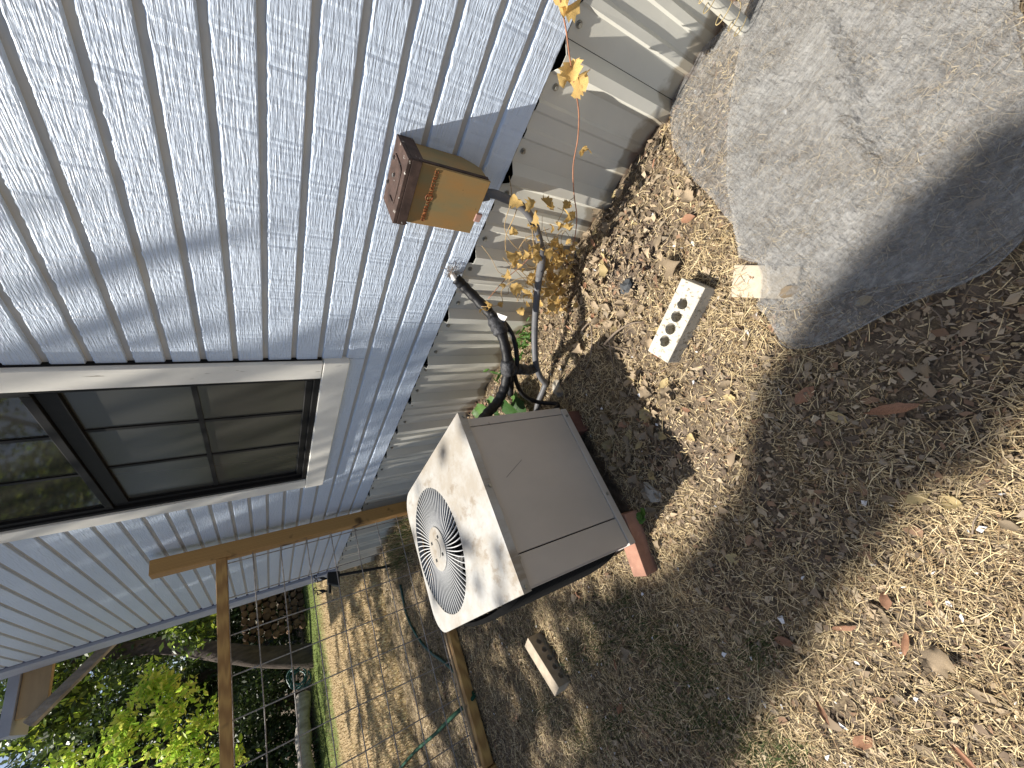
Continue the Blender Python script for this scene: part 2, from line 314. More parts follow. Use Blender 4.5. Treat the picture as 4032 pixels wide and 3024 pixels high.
# ------------------------------------------------------------------ mesh helpers
class MB:
    def __init__(s): s.v = []; s.f = []
    def add(s, vs, fs):
        o = len(s.v); s.v += [tuple(map(float, q)) for q in vs]; s.f += [tuple(i + o for i in q) for q in fs]; return s
    def box(s, lo, hi):
        (a, b, c), (d, e, f) = lo, hi
        return s.add([(a, b, c), (d, b, c), (d, e, c), (a, e, c), (a, b, f), (d, b, f), (d, e, f), (a, e, f)],
                     [(0, 3, 2, 1), (4, 5, 6, 7), (0, 1, 5, 4), (1, 2, 6, 5), (2, 3, 7, 6), (3, 0, 4, 7)])
    def bar(s, p, q, wid, thick, up=(0, 0, 1)):
        p, q = Vector(p), Vector(q); d = (q - p).normalized(); u = Vector(up); a = d.cross(u).normalized(); b = a.cross(d).normalized()
        A = a * wid / 2; B = b * thick / 2
        vs = [p - A - B, p + A - B, p + A + B, p - A + B, q - A - B, q + A - B, q + A + B, q - A + B]
        return s.add(vs, [(0, 1, 2, 3), (7, 6, 5, 4), (0, 4, 5, 1), (1, 5, 6, 2), (2, 6, 7, 3), (3, 7, 4, 0)])
    def tube(s, pts, rad, n=10, cap=True):
        P = [Vector(p) for p in pts]; k = len(P); R = rad if hasattr(rad, '__len__') else [rad] * k
        ref = None; rings = []
        for i in range(k):
            t = (P[min(i + 1, k - 1)] - P[max(i - 1, 0)]).normalized()
            if ref is None: ref = t.orthogonal().normalized()
            ref = (ref - t * ref.dot(t))
            ref = ref.normalized() if ref.length > 1e-6 else t.orthogonal().normalized()
            b = t.cross(ref)
            rings.append([P[i] + (ref * math.cos(2 * math.pi * j / n) + b * math.sin(2 * math.pi * j / n)) * R[i] for j in range(n)])
        vs = [q for r in rings for q in r]
        fs = [(i * n + j, i * n + (j + 1) % n, (i + 1) * n + (j + 1) % n, (i + 1) * n + j) for i in range(k - 1) for j in range(n)]
        if cap: fs += [tuple(range(n - 1, -1, -1)), tuple((k - 1) * n + j for j in range(n))]
        return s.add(vs, fs)
    def cyl(s, p, q, r, n=16, r2=None): return s.tube([p, q], [r, r if r2 is None else r2], n)
    def prism(s, poly, z0, z1):                              # polygon in xy, counter-clockwise
        n = len(poly); vs = [(x, y, z0) for x, y in poly] + [(x, y, z1) for x, y in poly]
        fs = [tuple(range(n - 1, -1, -1)), tuple(range(n, 2 * n))] + [(i, (i + 1) % n, n + (i + 1) % n, n + i) for i in range(n)]
        return s.add(vs, fs)

def smooth_path(pts, n=8):
    P = [np.array(p, float) for p in pts]; P = [2 * P[0] - P[1]] + P + [2 * P[-1] - P[-2]]; out = []
    for i in range(1, len(P) - 2):
        for k in range(n):
            t = k / n; a, b, c, d = P[i - 1:i + 3]
            out.append(0.5 * (2 * b + (c - a) * t + (2 * a - 5 * b + 4 * c - d) * t * t + (3 * b - a - 3 * c + d) * t ** 3))
    out.append(P[-2]); return out

def wloc(o):
    v = Vector((0, 0, 0))
    while o: v += o.location; o = o.parent
    return v
def mk(name, mb, m, parent=None, smooth=False, bevel=0, base=None, local=False, seg=2):
    """one mesh object; mb is in world metres, the origin goes to base (top-level) or to the parent's base"""
    o0 = wloc(parent) if parent else Vector(base if base is not None else (0, 0, 0))
    me = bpy.data.meshes.new(name)
    vs = mb.v if local else [(x - o0.x, y - o0.y, z - o0.z) for x, y, z in mb.v]
    me.from_pydata(vs, [], mb.f); me.materials.append(MT[m] if isinstance(m, str) else m)
    if smooth: me.shade_smooth() if hasattr(me, 'shade_smooth') else None
    me.update(); bm = bmesh.new(); bm.from_mesh(me); bmesh.ops.recalc_face_normals(bm, faces=bm.faces); bm.to_mesh(me); bm.free()
    if smooth:
        for p in me.polygons: p.use_smooth = True
    o = bpy.data.objects.new(name, me); COL.objects.link(o)
    if parent: o.parent = parent
    else: o.location = o0
    if bevel:
        b = o.modifiers.new('bevel', 'BEVEL'); b.width = bevel; b.segments = seg; b.limit_method = 'ANGLE'; b.angle_limit = 0.6
    return o
def tag(o, label, cat, group=None, kind=None):
    if label: o['label'] = label
    if cat: o['category'] = cat
    if group: o['group'] = group
    if kind: o['kind'] = kind
    return o
def thing(name, loc, label, cat, group=None):
    o = bpy.data.objects.new(name, None); COL.objects.link(o); o.location = loc; o.empty_display_size = 0.1
    return tag(o, label, cat, group)
def kin(o): return [c for c in bpy.data.objects if c.parent == o]
def inst(name, me, parent=None, loc=(0, 0, 0), rot=(0, 0, 0), sc=1):
    o = bpy.data.objects.new(name, me); COL.objects.link(o); o.parent = parent; o.location = loc; o.rotation_euler = rot
    o.scale = sc if hasattr(sc, '__len__') else (sc,) * 3; return o
def np_mesh(name, V, F, m, cols=None, smooth=False):
    me = bpy.data.meshes.new(name); nv, (nf, k) = len(V), F.shape
    me.vertices.add(nv); me.vertices.foreach_set('co', V.astype(np.float32).ravel())
    me.loops.add(nf * k); me.loops.foreach_set('vertex_index', F.astype(np.int32).ravel())
    me.polygons.add(nf); me.polygons.foreach_set('loop_start', np.arange(0, nf * k, k, dtype=np.int32))
    try: me.polygons.foreach_set('loop_total', np.full(nf, k, dtype=np.int32))
    except Exception: pass
    me.update(calc_edges=True); me.validate()
    if cols is not None:
        a = me.attributes.new('Col', 'FLOAT_COLOR', 'POINT'); c = np.ones((nv, 4), np.float32); c[:, :3] = cols; a.data.foreach_set('color', c.ravel())
    me.materials.append(MT[m])
    if smooth: me.polygons.foreach_set('use_smooth', np.ones(nf, bool))
    return me
def obj(name, me, parent=None, loc=(0, 0, 0)):
    o = bpy.data.objects.new(name, me); COL.objects.link(o); o.location = loc
    if parent: o.parent = parent
    return o
def vnoise(x, y, s, seed=0):
    r = np.random.default_rng(seed); t = 0
    for k in range(5):
        a = r.uniform(0, 6.28); f = s * r.uniform(0.6, 1.7); t = t + np.sin((x * np.cos(a) + y * np.sin(a)) * f + r.uniform(0, 6.28) + 1.3 * np.sin((x * np.sin(a) - y * np.cos(a)) * f * 0.7 + k))
    return t / 5
def gh(x, y):
    x = np.asarray(x, float); y = np.asarray(y, float)
    near = np.exp(-np.maximum(y - 5, 0) / 4)
    h = (0.010 * vnoise(x, y, 5, 1) + 0.006 * vnoise(x, y, 17, 2)) * near
    h = h + 0.05 * np.exp(-((x - 0.90) / 0.13) ** 2 - ((y - 0.62) / 0.16) ** 2)      # litter heaped under the vine
    far = np.clip((y - 15) / 25, 0, 1); return h + 0.5 * far * far
def inside(poly, x, y):
    x = np.asarray(x); y = np.asarray(y); r = np.zeros(x.shape, bool); n = len(poly)
    for i in range(n):
        (x1, y1), (x2, y2) = poly[i], poly[(i + 1) % n]
        c = ((y1 > y) != (y2 > y)) & (x < (x2 - x1) * (y - y1) / (y2 - y1 + 1e-12) + x1); r ^= c
    return r

rng = np.random.default_rng(100)
# ------------------------------------------------------------------ ground
def build_ground():
    xs = np.concatenate([[-160, -60, -25, -12, -6, -3.5, -2], np.arange(-1.4, 1.30, 0.022), [1.6, 2.2, 3, 4.5, 7, 11, 18, 30, 70, 160]])
    ys = np.concatenate([[-60, -20, -8, -3, -1.5], np.arange(-0.8, 3.4, 0.025), np.arange(3.4, 20, 0.3), [22, 25, 30, 36, 45, 60, 90, 160]])
    X, Y = np.meshgrid(xs, ys, indexing='ij'); Z = gh(X, Y)
    fine = (np.abs(X) < 1.6) & (Y < 4); Z = Z + fine * 0.004 * rng.standard_normal(X.shape)
    ny = len(ys); V = np.stack([X, Y, Z], -1).reshape(-1, 3)
    i, j = np.meshgrid(np.arange(len(xs) - 1), np.arange(ny - 1), indexing='ij'); a = (i * ny + j).ravel()
    F = np.stack([a, a + ny, a + ny + 1, a + 1], -1)
    tag(obj('ground', np_mesh('ground', V, F, 'ground', smooth=True)), None, None, kind='structure')
build_ground()

# ------------------------------------------------------------------ house
HY0, HY1, HTOP = -2.6, 4.93, 3.45
PITCH, BOT = 0.0892, 0.447
house = thing('house', (DW + 1.0, 2.0, 0.0), 'pale blue house wall of horizontal grooved boards above beige ribbed metal skirting', 'house')
WY0, WY1, WZ0, WZ1 = 1.304, 2.485, 0.782, 2.50               # outer edges of the window trim

def board(y0, y1, z0, z1):
    fine0, fine1 = max(y0, -0.5), min(y1, 2.6)
    ys = [y0]
    if fine1 > fine0: ys += list(np.arange(fine0 + 0.004, fine1 - 0.004, 0.007))
    ys.append(y1); ys = sorted(set(ys)); mb = MB(); n = len(ys)
    e = 0; vs = []
    for k, y in enumerate(ys):
        e = 0.5 * e + rng.normal(0, 0.0009); j = 0.0006 * rng.standard_normal()
        vs += [(DW + 0.010, y, z0 - 0.001), (DW + 0.001 + abs(j), y, z0 + 0.001 + 0.3 * e), (DW + abs(j), y, z0 + 0.003 + 0.3 * e), (DW + abs(j), y, z1 - 0.003 + e), (DW + 0.0015, y, z1 + e), (DW + 0.010, y, z1 + 0.002)]
    fs = []
    for k in range(n - 1):
        for q in range(5): fs.append((k * 6 + q, k * 6 + q + 1, (k + 1) * 6 + q + 1, (k + 1) * 6 + q))
    fs += [tuple(range(5, -1, -1)), tuple((n - 1) * 6 + q for q in range(6))]
    return mb.add(vs, fs)
row = 0
while True:
    z0 = BOT + PITCH * row + (0 if row == 0 else 0.004); z1 = BOT + PITCH * (row + 1) - 0.018 + 0.004
    if z1 > HTOP: break
    if z1 > WZ0 - 0.01:
        segs = [(HY0, WY0 - 0.003), (WY1 + 0.003, HY1)]
        if z0 < WZ0 - 0.012: mk('siding_board', board(WY0 + 0.0, WY1 - 0.0, z0, WZ0 - 0.002), 'siding', house)
    elif row == 0: segs = [(HY0, 1.085), (1.0875, HY1)]       # the butt joint beside the pipe
    elif row == 1: segs = [(HY0, 1.0855), (1.0873, HY1)]
    else: segs = [(HY0, HY1)]
    for a, b in segs: mk('siding_board', board(a, b, z0, z1), 'siding', house)
    row += 1
mb = MB()
mb.box((DW + 0.0095, HY0, BOT - 0.004), (DW + 0.10, HY1, WZ0 - 0.001)).box((DW + 0.0095, HY0, WZ0), (DW + 0.10, WY0 + 0.03, HTOP)).box((DW + 0.0095, WY1 - 0.03, WZ0), (DW + 0.10, HY1, HTOP))
mb.box((DW + 0.0095, WY0 + 0.031, WZ1 - 0.03), (DW + 0.10, WY1 - 0.031, HTOP))
mk('wall_panel', mb, 'groove', house)
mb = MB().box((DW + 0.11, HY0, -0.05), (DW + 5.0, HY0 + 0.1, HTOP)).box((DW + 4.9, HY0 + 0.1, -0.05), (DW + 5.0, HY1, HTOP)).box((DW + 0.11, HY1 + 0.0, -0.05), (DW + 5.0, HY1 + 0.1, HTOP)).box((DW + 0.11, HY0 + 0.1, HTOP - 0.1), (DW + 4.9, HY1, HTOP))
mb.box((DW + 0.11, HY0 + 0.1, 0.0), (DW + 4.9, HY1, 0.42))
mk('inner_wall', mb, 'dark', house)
mk('roof', MB().add([(DW - 0.06, HY0 - .2, HTOP + .01), (DW + 2.6, HY0 - .2, HTOP + .8), (DW + 5.1, HY0 - .2, HTOP + .01), (DW - 0.06, HY1 + .3, HTOP + .01), (DW + 2.6, HY1 + .3, HTOP + .8), (DW + 5.1, HY1 + .3, HTOP + .01)],
   [(0, 1, 4, 3), (1, 2, 5, 4), (0, 2, 1), (3, 4, 5), (0, 3, 5, 2)]), 'roof', house)
# corner board, and a navy strip painted as the shaded gap beside it
mk('corner_board', MB().box((DW - 0.022, 4.965, BOT - 0.03), (DW + 0.09, 5.20, HTOP)), 'fascia', house, bevel=0.004)
mk('corner_gap_shadow', MB().box((DW + 0.004, 4.93, BOT - 0.03), (DW + 0.05, 4.964, HTOP)), 'navy', house)

# skirting: ribbed sheets about 0.915 m wide, three deep ribs each
def skirt_profile(y0):
    X0 = DW + 0.016; pts = []
    for r in range(3):
        b = y0 + 0.305 * r
        pts += [(b, X0), (b + 0.024, X0 - 0.034), (b + 0.052, X0 - 0.034), (b + 0.074, X0)]
        for q in (0.135, 0.208): pts += [(b + q, X0), (b + q + 0.007, X0 - 0.007), (b + q + 0.026, X0 - 0.007), (b + q + 0.033, X0)]
    pts.append((y0 + 0.915, X0)); return pts
screw_me = None
for k in range(-3, 6):
    y0 = 0.098 + 0.915 * k - 0.002 * (k % 2)
    if y0 > 5.0 or y0 + 0.9 < -2.2: continue
    pts = [p for p in skirt_profile(y0) if p[0] <= 5.19]
    t = 0.0007 * (k % 2)
    zs = [-0.06, 0.05, 0.2, 0.438]
    vs = [(x - t + rng.normal(0, 0.0012) * (0.05 < z < 0.43), y, z) for (y, x) in pts for z in zs]; m = len(zs)
    fs = [(i * m + j, (i + 1) * m + j, (i + 1) * m + j + 1, i * m + j + 1) for i in range(len(pts) - 1) for j in range(m - 1)]
    pan = mk('skirting_panel', MB().add(vs, fs), 'skirt', house)
    sm = pan.modifiers.new('thickness', 'SOLIDIFY'); sm.thickness = 0.0015; sm.offset = 0
    for r in range(3):
        for dy in (-0.034, 0.098):
            y = y0 + 0.305 * r + dy
            if y > 5.1 or y < -0.6: continue
            z = 0.412 + rng.normal(0, 0.006)
            if screw_me is None:
                sc = mk('screw', MB().cyl((0, 0, 0), (-0.003, 0, 0), 0.0085, 12).cyl((-0.003, 0, 0), (-0.010, 0, 0), 0.0052, 6), 'screw', pan, local=True); screw_me = sc.data
                sc.location = Vector((DW + 0.015, y, z)) - wloc(pan)
            else: inst('screw', screw_me, pan, Vector((DW + 0.015, y, z)) - wloc(pan))
# dirt kicked up over the foot of the skirting is real soil: a thin bank
# ------------------------------------------------------------------ window (part of the house)
win = mk('window', MB().box((DW + 0.03, WY0 + 0.06, WZ0 + 0.05), (DW + 0.06, WY0 + 0.075, WZ1 - 0.06)).box((DW + 0.03, WY1 - 0.075, WZ0 + 0.05), (DW + 0.06, WY1 - 0.06, WZ1 - 0.06)), 'bronze', house)
GY0, GY1, GZ0, MZ = 1.425, 2.36, 0.880, 1.668                # visible opening and meeting rail
mk('side_trim_board', MB().box((DW - 0.022, WY0, WZ0 + 0.098), (DW + 0.03, WY0 + 0.097, WZ1)), 'trim', win, bevel=0.003)
mk('side_trim_board', MB().box((DW - 0.022, WY1 - 0.097, WZ0 + 0.098), (DW + 0.03, WY1, WZ1)), 'trim', win, bevel=0.003)
mk('sill_trim_board', MB().box((DW - 0.024, WY0 - 0.004, WZ0), (DW + 0.03, WY1 + 0.006, WZ0 + 0.0955)), 'trim', win, bevel=0.003)
mk('head_trim_board', MB().box((DW - 0.022, WY0 - 0.004, WZ1 + 0.002), (DW + 0.03, WY1 + 0.006, WZ1 + 0.095)), 'trim', win, bevel=0.003)
mk('caulk_gap', MB().box((DW - 0.006, WY0 - 0.0028, WZ0 + 0.1), (DW + 0.012, WY0 - 0.0002, WZ1)), 'bronze', win)
def ring(y0, y1, z0, z1, x0, x1, wid, wtop=None):
    wt = wtop or wid
    return MB().box((x0, y0, z0), (x1, y0 + wid, z1)).box((x0, y1 - wid, z0), (x1, y1, z1)).box((x0, y0 + wid, z0), (x1, y1 - wid, z0 + wid)).box((x0, y0 + wid, z1 - wt), (x1, y1 - wid, z1))
mk('window_frame', ring(WY0 + 0.098, WY1 - 0.098, WZ0 + 0.0965, WZ1 - 0.004, DW - 0.012, DW + 0.06, 0.022), 'bronze', win, bevel=0.002)
mk('lower_sash', ring(WY0 + 0.121, WY1 - 0.121, WZ0 + 0.119, MZ, DW + 0.006, DW + 0.034, 0.026, 0.05), 'bronze', win, bevel=0.002)
mk('inner_sash_stile', ring(WY0 + 0.148, WY1 - 0.148, WZ0 + 0.146, MZ - 0.051, DW + 0.0365, DW + 0.05, 0.02, 0.05), 'bronze', win)
mk('upper_sash', ring(WY0 + 0.121, WY1 - 0.121, MZ + 0.002, WZ1 - 0.028, DW - 0.004, DW + 0.028, 0.026, 0.03), 'bronze', win, bevel=0.002)
mk('lower_pane', MB().box((DW + 0.022, WY0 + 0.147, WZ0 + 0.145), (DW + 0.026, WY1 - 0.147, MZ - 0.05)), 'screen', win)
mk('upper_pane', MB().box((DW + 0.008, WY0 + 0.147, MZ + 0.028), (DW + 0.012, WY1 - 0.147, WZ1 - 0.058)), 'glass', win)
for yv in (1.708, 2.005):
    mk('muntin', MB().box((DW + 0.017, yv - 0.008, WZ0 + 0.145), (DW + 0.0215, yv + 0.008, 1.2805)), 'bronze', win)
    mk('muntin', MB().box((DW + 0.017, yv - 0.008, 1.2985), (DW + 0.0215, yv + 0.008, MZ - 0.05)), 'bronze', win)
    mk('muntin', MB().box((DW + 0.003, yv - 0.008, MZ + 0.028), (DW + 0.0075, yv + 0.008, WZ1 - 0.058)), 'bronze', win)
mk('muntin', MB().box((DW + 0.0165, WY0 + 0.147, 1.281), (DW + 0.021, WY1 - 0.147, 1.298)), 'bronze', win)
mk('window_blind', MB().box((DW + 0.16, WY0 - 0.1, WZ0 - 0.1), (DW + 0.17, WY1 + 0.1, WZ1)), 'roomwall', house)

# porch at the far corner of the house: ceiling board, beam and knee brace
PY = 5.32
b0, b1 = YP(8, 1562, PY), YP(108, 1428, PY)
zb = float(b1[2]) - 0.02; xb = float(b0[0])
mk('porch_ceiling', MB().box((xb - 0.1, PY + 0.02, zb + 0.20), (DW + 0.9, PY + 0.16, zb + 0.23)), 'plytan', house)
mk('porch_beam', MB().box((0.735, PY, zb), (DW + 0.3, PY + 0.06, zb + 0.165)), 'plytan', house, bevel=0.003)
mk('porch_rafter', MB().box((0.64, PY - 0.03, zb + 0.168), (DW + 0.1, PY + 0.3, zb + 0.235)), 'fascia', house, bevel=0.003)
p, q = YP(243, 1386, PY), YP(62, 1565, PY)
mk('porch_brace', MB().bar(p, q, 0.07, 0.085, up=(0, 1, 0)), 'barkpale', house, bevel=0.004)

rng = np.random.default_rng(101)
# ------------------------------------------------------------------ electrical box on the wall
BY0, BY1, BZ0, BZ1, BD = 0.425, 0.588, 0.552, 0.775, 0.104
bx = thing('electrical_box', (DW, 0.506, BZ0), 'rusty ochre metal switch box with raised lettering fixed on the blue boards', 'electrical box')
fx = DW - BD
mb = MB()
side = [(fx + 0.004, BZ0 + 0.002), (fx + 0.004, BZ1), (DW - 0.0005, BZ1), (DW - 0.0005, BZ0 + 0.052), (DW - 0.022, BZ0 + 0.018), (DW - 0.04, BZ0 + 0.002)]
n = len(side)
mb.add([(x, BY0 + 0.003, z) for x, z in side] + [(x, BY1 - 0.003, z) for x, z in side], [tuple(range(n)), tuple(range(2 * n - 1, n - 1, -1))] + [(i, n + i, n + (i + 1) % n, (i + 1) % n) for i in range(n)])
mk('box_body', mb, 'ochreside', bx, bevel=0.002)
dr = mk('box_door', MB().box((fx - 0.004, BY0, BZ0), (fx + 0.003, BY1, BZ1 - 0.006)), 'ochre', bx, bevel=0.0015)
mk('door_flange', MB().box((fx + 0.0035, BY0 - 0.0015, BZ0 + 0.004), (fx + 0.016, BY0 + 0.0025, BZ1 - 0.03)), 'rust', bx)
hd = MB().box((fx - 0.012, BY0 - 0.006, BZ1), (DW - 0.001, BY1 + 0.006, BZ1 + 0.010))
hd.box((fx - 0.012, BY0 - 0.006, BZ1 - 0.026), (fx - 0.0065, BY1 + 0.006, BZ1 - 0.0005))
hd.box((fx - 0.006, BY0 - 0.006, BZ1 - 0.032), (DW - 0.001, BY0 - 0.0035, BZ1 - 0.0005)).box((fx - 0.006, BY1 + 0.0035, BZ1 - 0.032), (DW - 0.001, BY1 + 0.006, BZ1 - 0.0005))
hood = mk('box_hood', hd, 'rust', bx, bevel=0.002)
rib = smooth_path([(DW - 0.03, BY0 + 0.03, BZ1 + 0.011), (fx + 0.02, BY0 + 0.035, BZ1 + 0.011), (fx + 0.012, BY0 + 0.05, BZ1 + 0.011), (fx + 0.012, BY1 - 0.05, BZ1 + 0.011), (fx + 0.02, BY1 - 0.035, BZ1 + 0.011), (fx + 0.05, BY1 - 0.035, BZ1 + 0.011)], 5)
mk('pressed_rib', MB().tube(rib, 0.0028, 6), 'rust', hood, smooth=True)
for (x, y) in ((DW - 0.02, BY0 + 0.045), (fx + 0.055, BY0 + 0.075), (DW - 0.015, BY1 - 0.05)): mk('bolt_head', MB().cyl((x, y, BZ1 + 0.010), (x, y, BZ1 + 0.015), 0.005, 8), 'steel', hood)
mk('lock_tab', MB().box((fx - 0.006, 0.521, BZ0 - 0.016), (fx + 0.002, 0.548, BZ0 + 0.006)), 'pink', bx, bevel=0.003)
def lettering(txt, size, y0, z, x, m, parent, name='lettering'):
    cu = bpy.data.curves.new(name, 'FONT'); cu.body = txt; cu.size = size; cu.extrude = 0.0011; cu.bevel_depth = 0.0004; cu.space_character = 1.25; cu.align_x = 'CENTER'
    t = bpy.data.objects.new(name, cu); COL.objects.link(t); bpy.context.view_layer.update()
    me = bpy.data.meshes.new_from_object(t.evaluated_get(bpy.context.evaluated_depsgraph_get())); bpy.data.objects.remove(t)
    me.materials.clear(); me.materials.append(MT[m]); o = obj(name, me, parent)
    # letters run along -Y, stand along +Z and face -X
    R = Matrix(((0, 0, -1, 0), (-1, 0, 0, 0), (0, 1, 0, 0), (0, 0, 0, 1)))
    o.matrix_local = Matrix.Translation(Vector((x, y0, z)) - wloc(parent)) @ R; return o
LZ = 0.706; LX = fx - 0.0045
lettering('GENERAL', 0.0130, 0.5435, LZ - 0.005, LX, 'letter', dr)
lettering('ELECTRIC', 0.0130, 0.4670, LZ - 0.005, LX, 'letter', dr)
t = [(LX - 0.0005, 0.506 + 0.0092 * math.cos(a), LZ + 0.0092 * math.sin(a)) for a in np.linspace(0, 2 * math.pi, 25)]
mk('round_emblem', MB().tube(t, 0.0013, 6, cap=False).cyl((LX + 0.0008, 0.506, LZ), (LX - 0.0006, 0.506, LZ), 0.0082, 20), 'letter', dr, smooth=False)
for k, ph in enumerate((0.6, 3.74)):
    sw = smooth_path([(LX - 0.0016, 0.506 + 0.006 * r * math.cos(ph + a), LZ + 0.006 * r * math.sin(ph + a)) for r, a in ((1, 0), (0.7, 0.9), (0.2, 1.5), (0.55, 3.0), (0.95, 3.7))], 4)
    mk('emblem_scroll', MB().tube(sw, 0.0009, 5), 'ochre', dr, smooth=True)

# ------------------------------------------------------------------ air conditioner
AX0, AX1, AY0, AY1, AZ0, AZ1 = 0.026, 0.560, 1.045, 1.735, 0.075, 0.530
ac = thing('air_conditioner', (0.30, 1.40, AZ0), 'square taupe outdoor air conditioning unit with stained white lid and round fan grille', 'air conditioner')
mk('base_pan', MB().box((AX0 - 0.006, AY0 - 0.004, AZ0), (AX1 + 0.004, AY1, AZ0 + 0.03)), 'ac', ac, bevel=0.003)
mk('front_panel', MB().box((AX0 + 0.092, AY0, AZ0 + 0.031), (AX1 - 0.020, AY0 + 0.012, AZ1 - 0.002)), 'ac', ac, bevel=0.002)
mk('corner_panel', MB().box((AX0, AY0 + 0.0005, AZ0 + 0.031), (AX0 + 0.0885, AY0 + 0.0125, AZ1 - 0.002)), 'ac', ac, bevel=0.002)
mk('corner_post', MB().box((AX1 - 0.018, AY0 - 0.002, AZ0 + 0.031), (AX1 + 0.012, AY0 + 0.03, AZ1 - 0.001)), 'ac', ac, bevel=0.002)
mk('side_panel', MB().box((AX1 - 0.003, AY0 + 0.031, AZ0 + 0.031), (AX1 + 0.008, AY1 - 0.1, AZ1 - 0.002)), 'ac', ac, bevel=0.002)
mk('coil_core', MB().box((AX0 + 0.025, AY0 + 0.02, AZ0 + 0.031), (AX1 - 0.02, AY1 - 0.03, AZ1 - 0.20)), 'dark', ac)
mk('edge_post', MB().box((AX0 - 0.004, AY0 + 0.013, AZ0 + 0.031), (AX0 + 0.016, AY0 + 0.045, AZ1 - 0.002)), 'ac', ac, bevel=0.002)
mk('edge_post', MB().box((AX0 - 0.002, AY1 - 0.10, AZ0 + 0.031), (AX0 + 0.02, AY1 - 0.06, AZ1 - 0.002)), 'ac', ac, bevel=0.002)
# the outer face bows out past the lid: dark louvre slats between the two edge posts
def slat():
    ys = np.linspace(AY0 + 0.047, AY1 - 0.102, 9); vs = []
    for y in ys:
        bow = 0.036 * math.sin(math.pi * (y - ys[0]) / (ys[-1] - ys[0])) ** 0.6
        vs += [(AX0 - 0.001 - bow, y, 0), (AX0 + 0.014 - bow, y, 0.017), (AX0 + 0.015 - bow, y, 0.015), (AX0 - bow, y, -0.002)]
    fs = [(i * 4 + q, i * 4 + (q + 1) % 4, i * 4 + 4 + (q + 1) % 4, i * 4 + 4 + q) for i in range(8) for q in range(4)]
    return MB().add(vs, fs + [(3, 2, 1, 0), (32, 33, 34, 35)])
lou = mk('louvre_slat', slat(), 'louvre', ac)
lou.location.z = AZ0 + 0.04 - 0.0 - 0.0 + 0.0
base_z = lou.location.z
for k in range(1, 19): inst('louvre_slat', lou.data, ac, (0, 0, base_z + k * 0.0225))
# lid: near corners square, far corners rounded, a folded lip, a round opening
LX0, LX1, LY0, LY1, LZ1 = 0.016, 0.594, 1.030, 1.795, 0.553
CX, CY, CR = 0.292, 1.545, 0.236
out = [(LX0, LY0), (LX1, LY0)]
R = 0.10
for a in np.linspace(0, math.pi / 2, 9): out.append((LX1 - R + R * math.cos(a), LY1 - R + R * math.sin(a)))
for a in np.linspace(math.pi / 2, math.pi, 9): out.append((LX0 + R + R * math.cos(a), LY1 - R + R * math.sin(a)))
def densify(poly, step):
    r = []
    for i, a in enumerate(poly):
        b = poly[(i + 1) % len(poly)]; m = max(1, int(math.dist(a, b) / step))
        r += [(a[0] + (b[0] - a[0]) * k / m, a[1] + (b[1] - a[1]) * k / m) for k in range(m)]
    return r
out = densify(out, 0.05)
N = 96; hole = [(CX + CR * math.cos(2 * math.pi * k / N), CY + CR * math.sin(2 * math.pi * k / N)) for k in range(N)]
pts = [Vector(p) for p in out + hole]; no = len(out)
ed = [(i, (i + 1) % no) for i in range(no)] + [(no + i, no + (i + 1) % N) for i in range(N)]
r = geometry.delaunay_2d_cdt(pts, ed, [], 2, 1e-5)
V2, F2 = [tuple(v) for v in r[0]], [tuple(f) for f in r[2]]
F2 = [f for f in F2 if math.hypot(sum(V2[i][0] for i in f) / len(f) - CX, sum(V2[i][1] for i in f) / len(f) - CY) > CR * 0.998]
mb = MB().add([(x, y, LZ1) for x, y in V2], F2)
no = len(out)
mb.add([(x, y, LZ1) for x, y in out] + [(x, y, LZ1 - 0.027) for x, y in out], [(i, (i + 1) % no, no + (i + 1) % no, no + i) for i in range(no)])
mb.add([(x, y, LZ1) for x, y in hole] + [(CX + (x - CX) * 0.985, CY + (y - CY) * 0.985, LZ1 - 0.022) for x, y in hole], [(i, (i + 1) % N, N + (i + 1) % N, N + i) for i in range(N)])
lid = mk('lid', mb, 'aclid', ac)
wm = lid.modifiers.new('weld', 'WELD'); wm.merge_threshold = 0.0005
sm = lid.modifiers.new('thickness', 'SOLIDIFY'); sm.thickness = 0.0016; sm.offset = -1
bv = lid.modifiers.new('bevel', 'BEVEL'); bv.width = 0.003; bv.segments = 2; bv.limit_method = 'ANGLE'; bv.angle_limit = 0.7
# grille
gr = mk('fan_grille', MB().cyl((CX, CY, LZ1 - 0.010), (CX, CY, LZ1 + 0.002), 0.083, 48), 'aclid', ac, bevel=0.002)
rb = MB(); prof = []
for k in range(7):
    t = k / 6; rr = 0.080 + (CR - 0.078) * t; bend = 0.06 * t * t
    prof.append((rr * math.cos(bend), rr * math.sin(bend), -0.002 + 0.0 * t))
vs = []
for (x, y, z) in prof: vs += [(x, y - 0.0017, z), (x, y + 0.0017, z), (x, y + 0.0012, z - 0.006), (x, y - 0.0012, z - 0.006)]
fs = []
for k in range(6):
    for q in range(4): fs.append((k * 4 + q, k * 4 + (q + 1) % 4, (k + 1) * 4 + (q + 1) % 4, (k + 1) * 4 + q))
rib0 = mk('grille_rib', MB().add(vs, fs), 'fin', gr, local=True)
NR = 68; rl = Vector((CX, CY, LZ1)) - wloc(gr)
rib0.location = rl
for k in range(1, NR): inst('grille_rib', rib0.data, gr, rl, (0, 0, 2 * math.pi * k / NR))
for a in (0.9, 2.3, 4.04, 5.44):
    p = (CX + 0.052 * math.cos(a), CY + 0.052 * math.sin(a))
    mk('hub_hole', MB().box((p[0] - 0.006, p[1] - 0.008, LZ1 + 0.0005), (p[0] + 0.006, p[1] + 0.008, LZ1 + 0.0026)), 'dark', gr)
mk('hub_plate', MB().cyl((CX, CY, LZ1 + 0.0021), (CX, CY, LZ1 + 0.0042), 0.036, 32), 'aclid', gr)
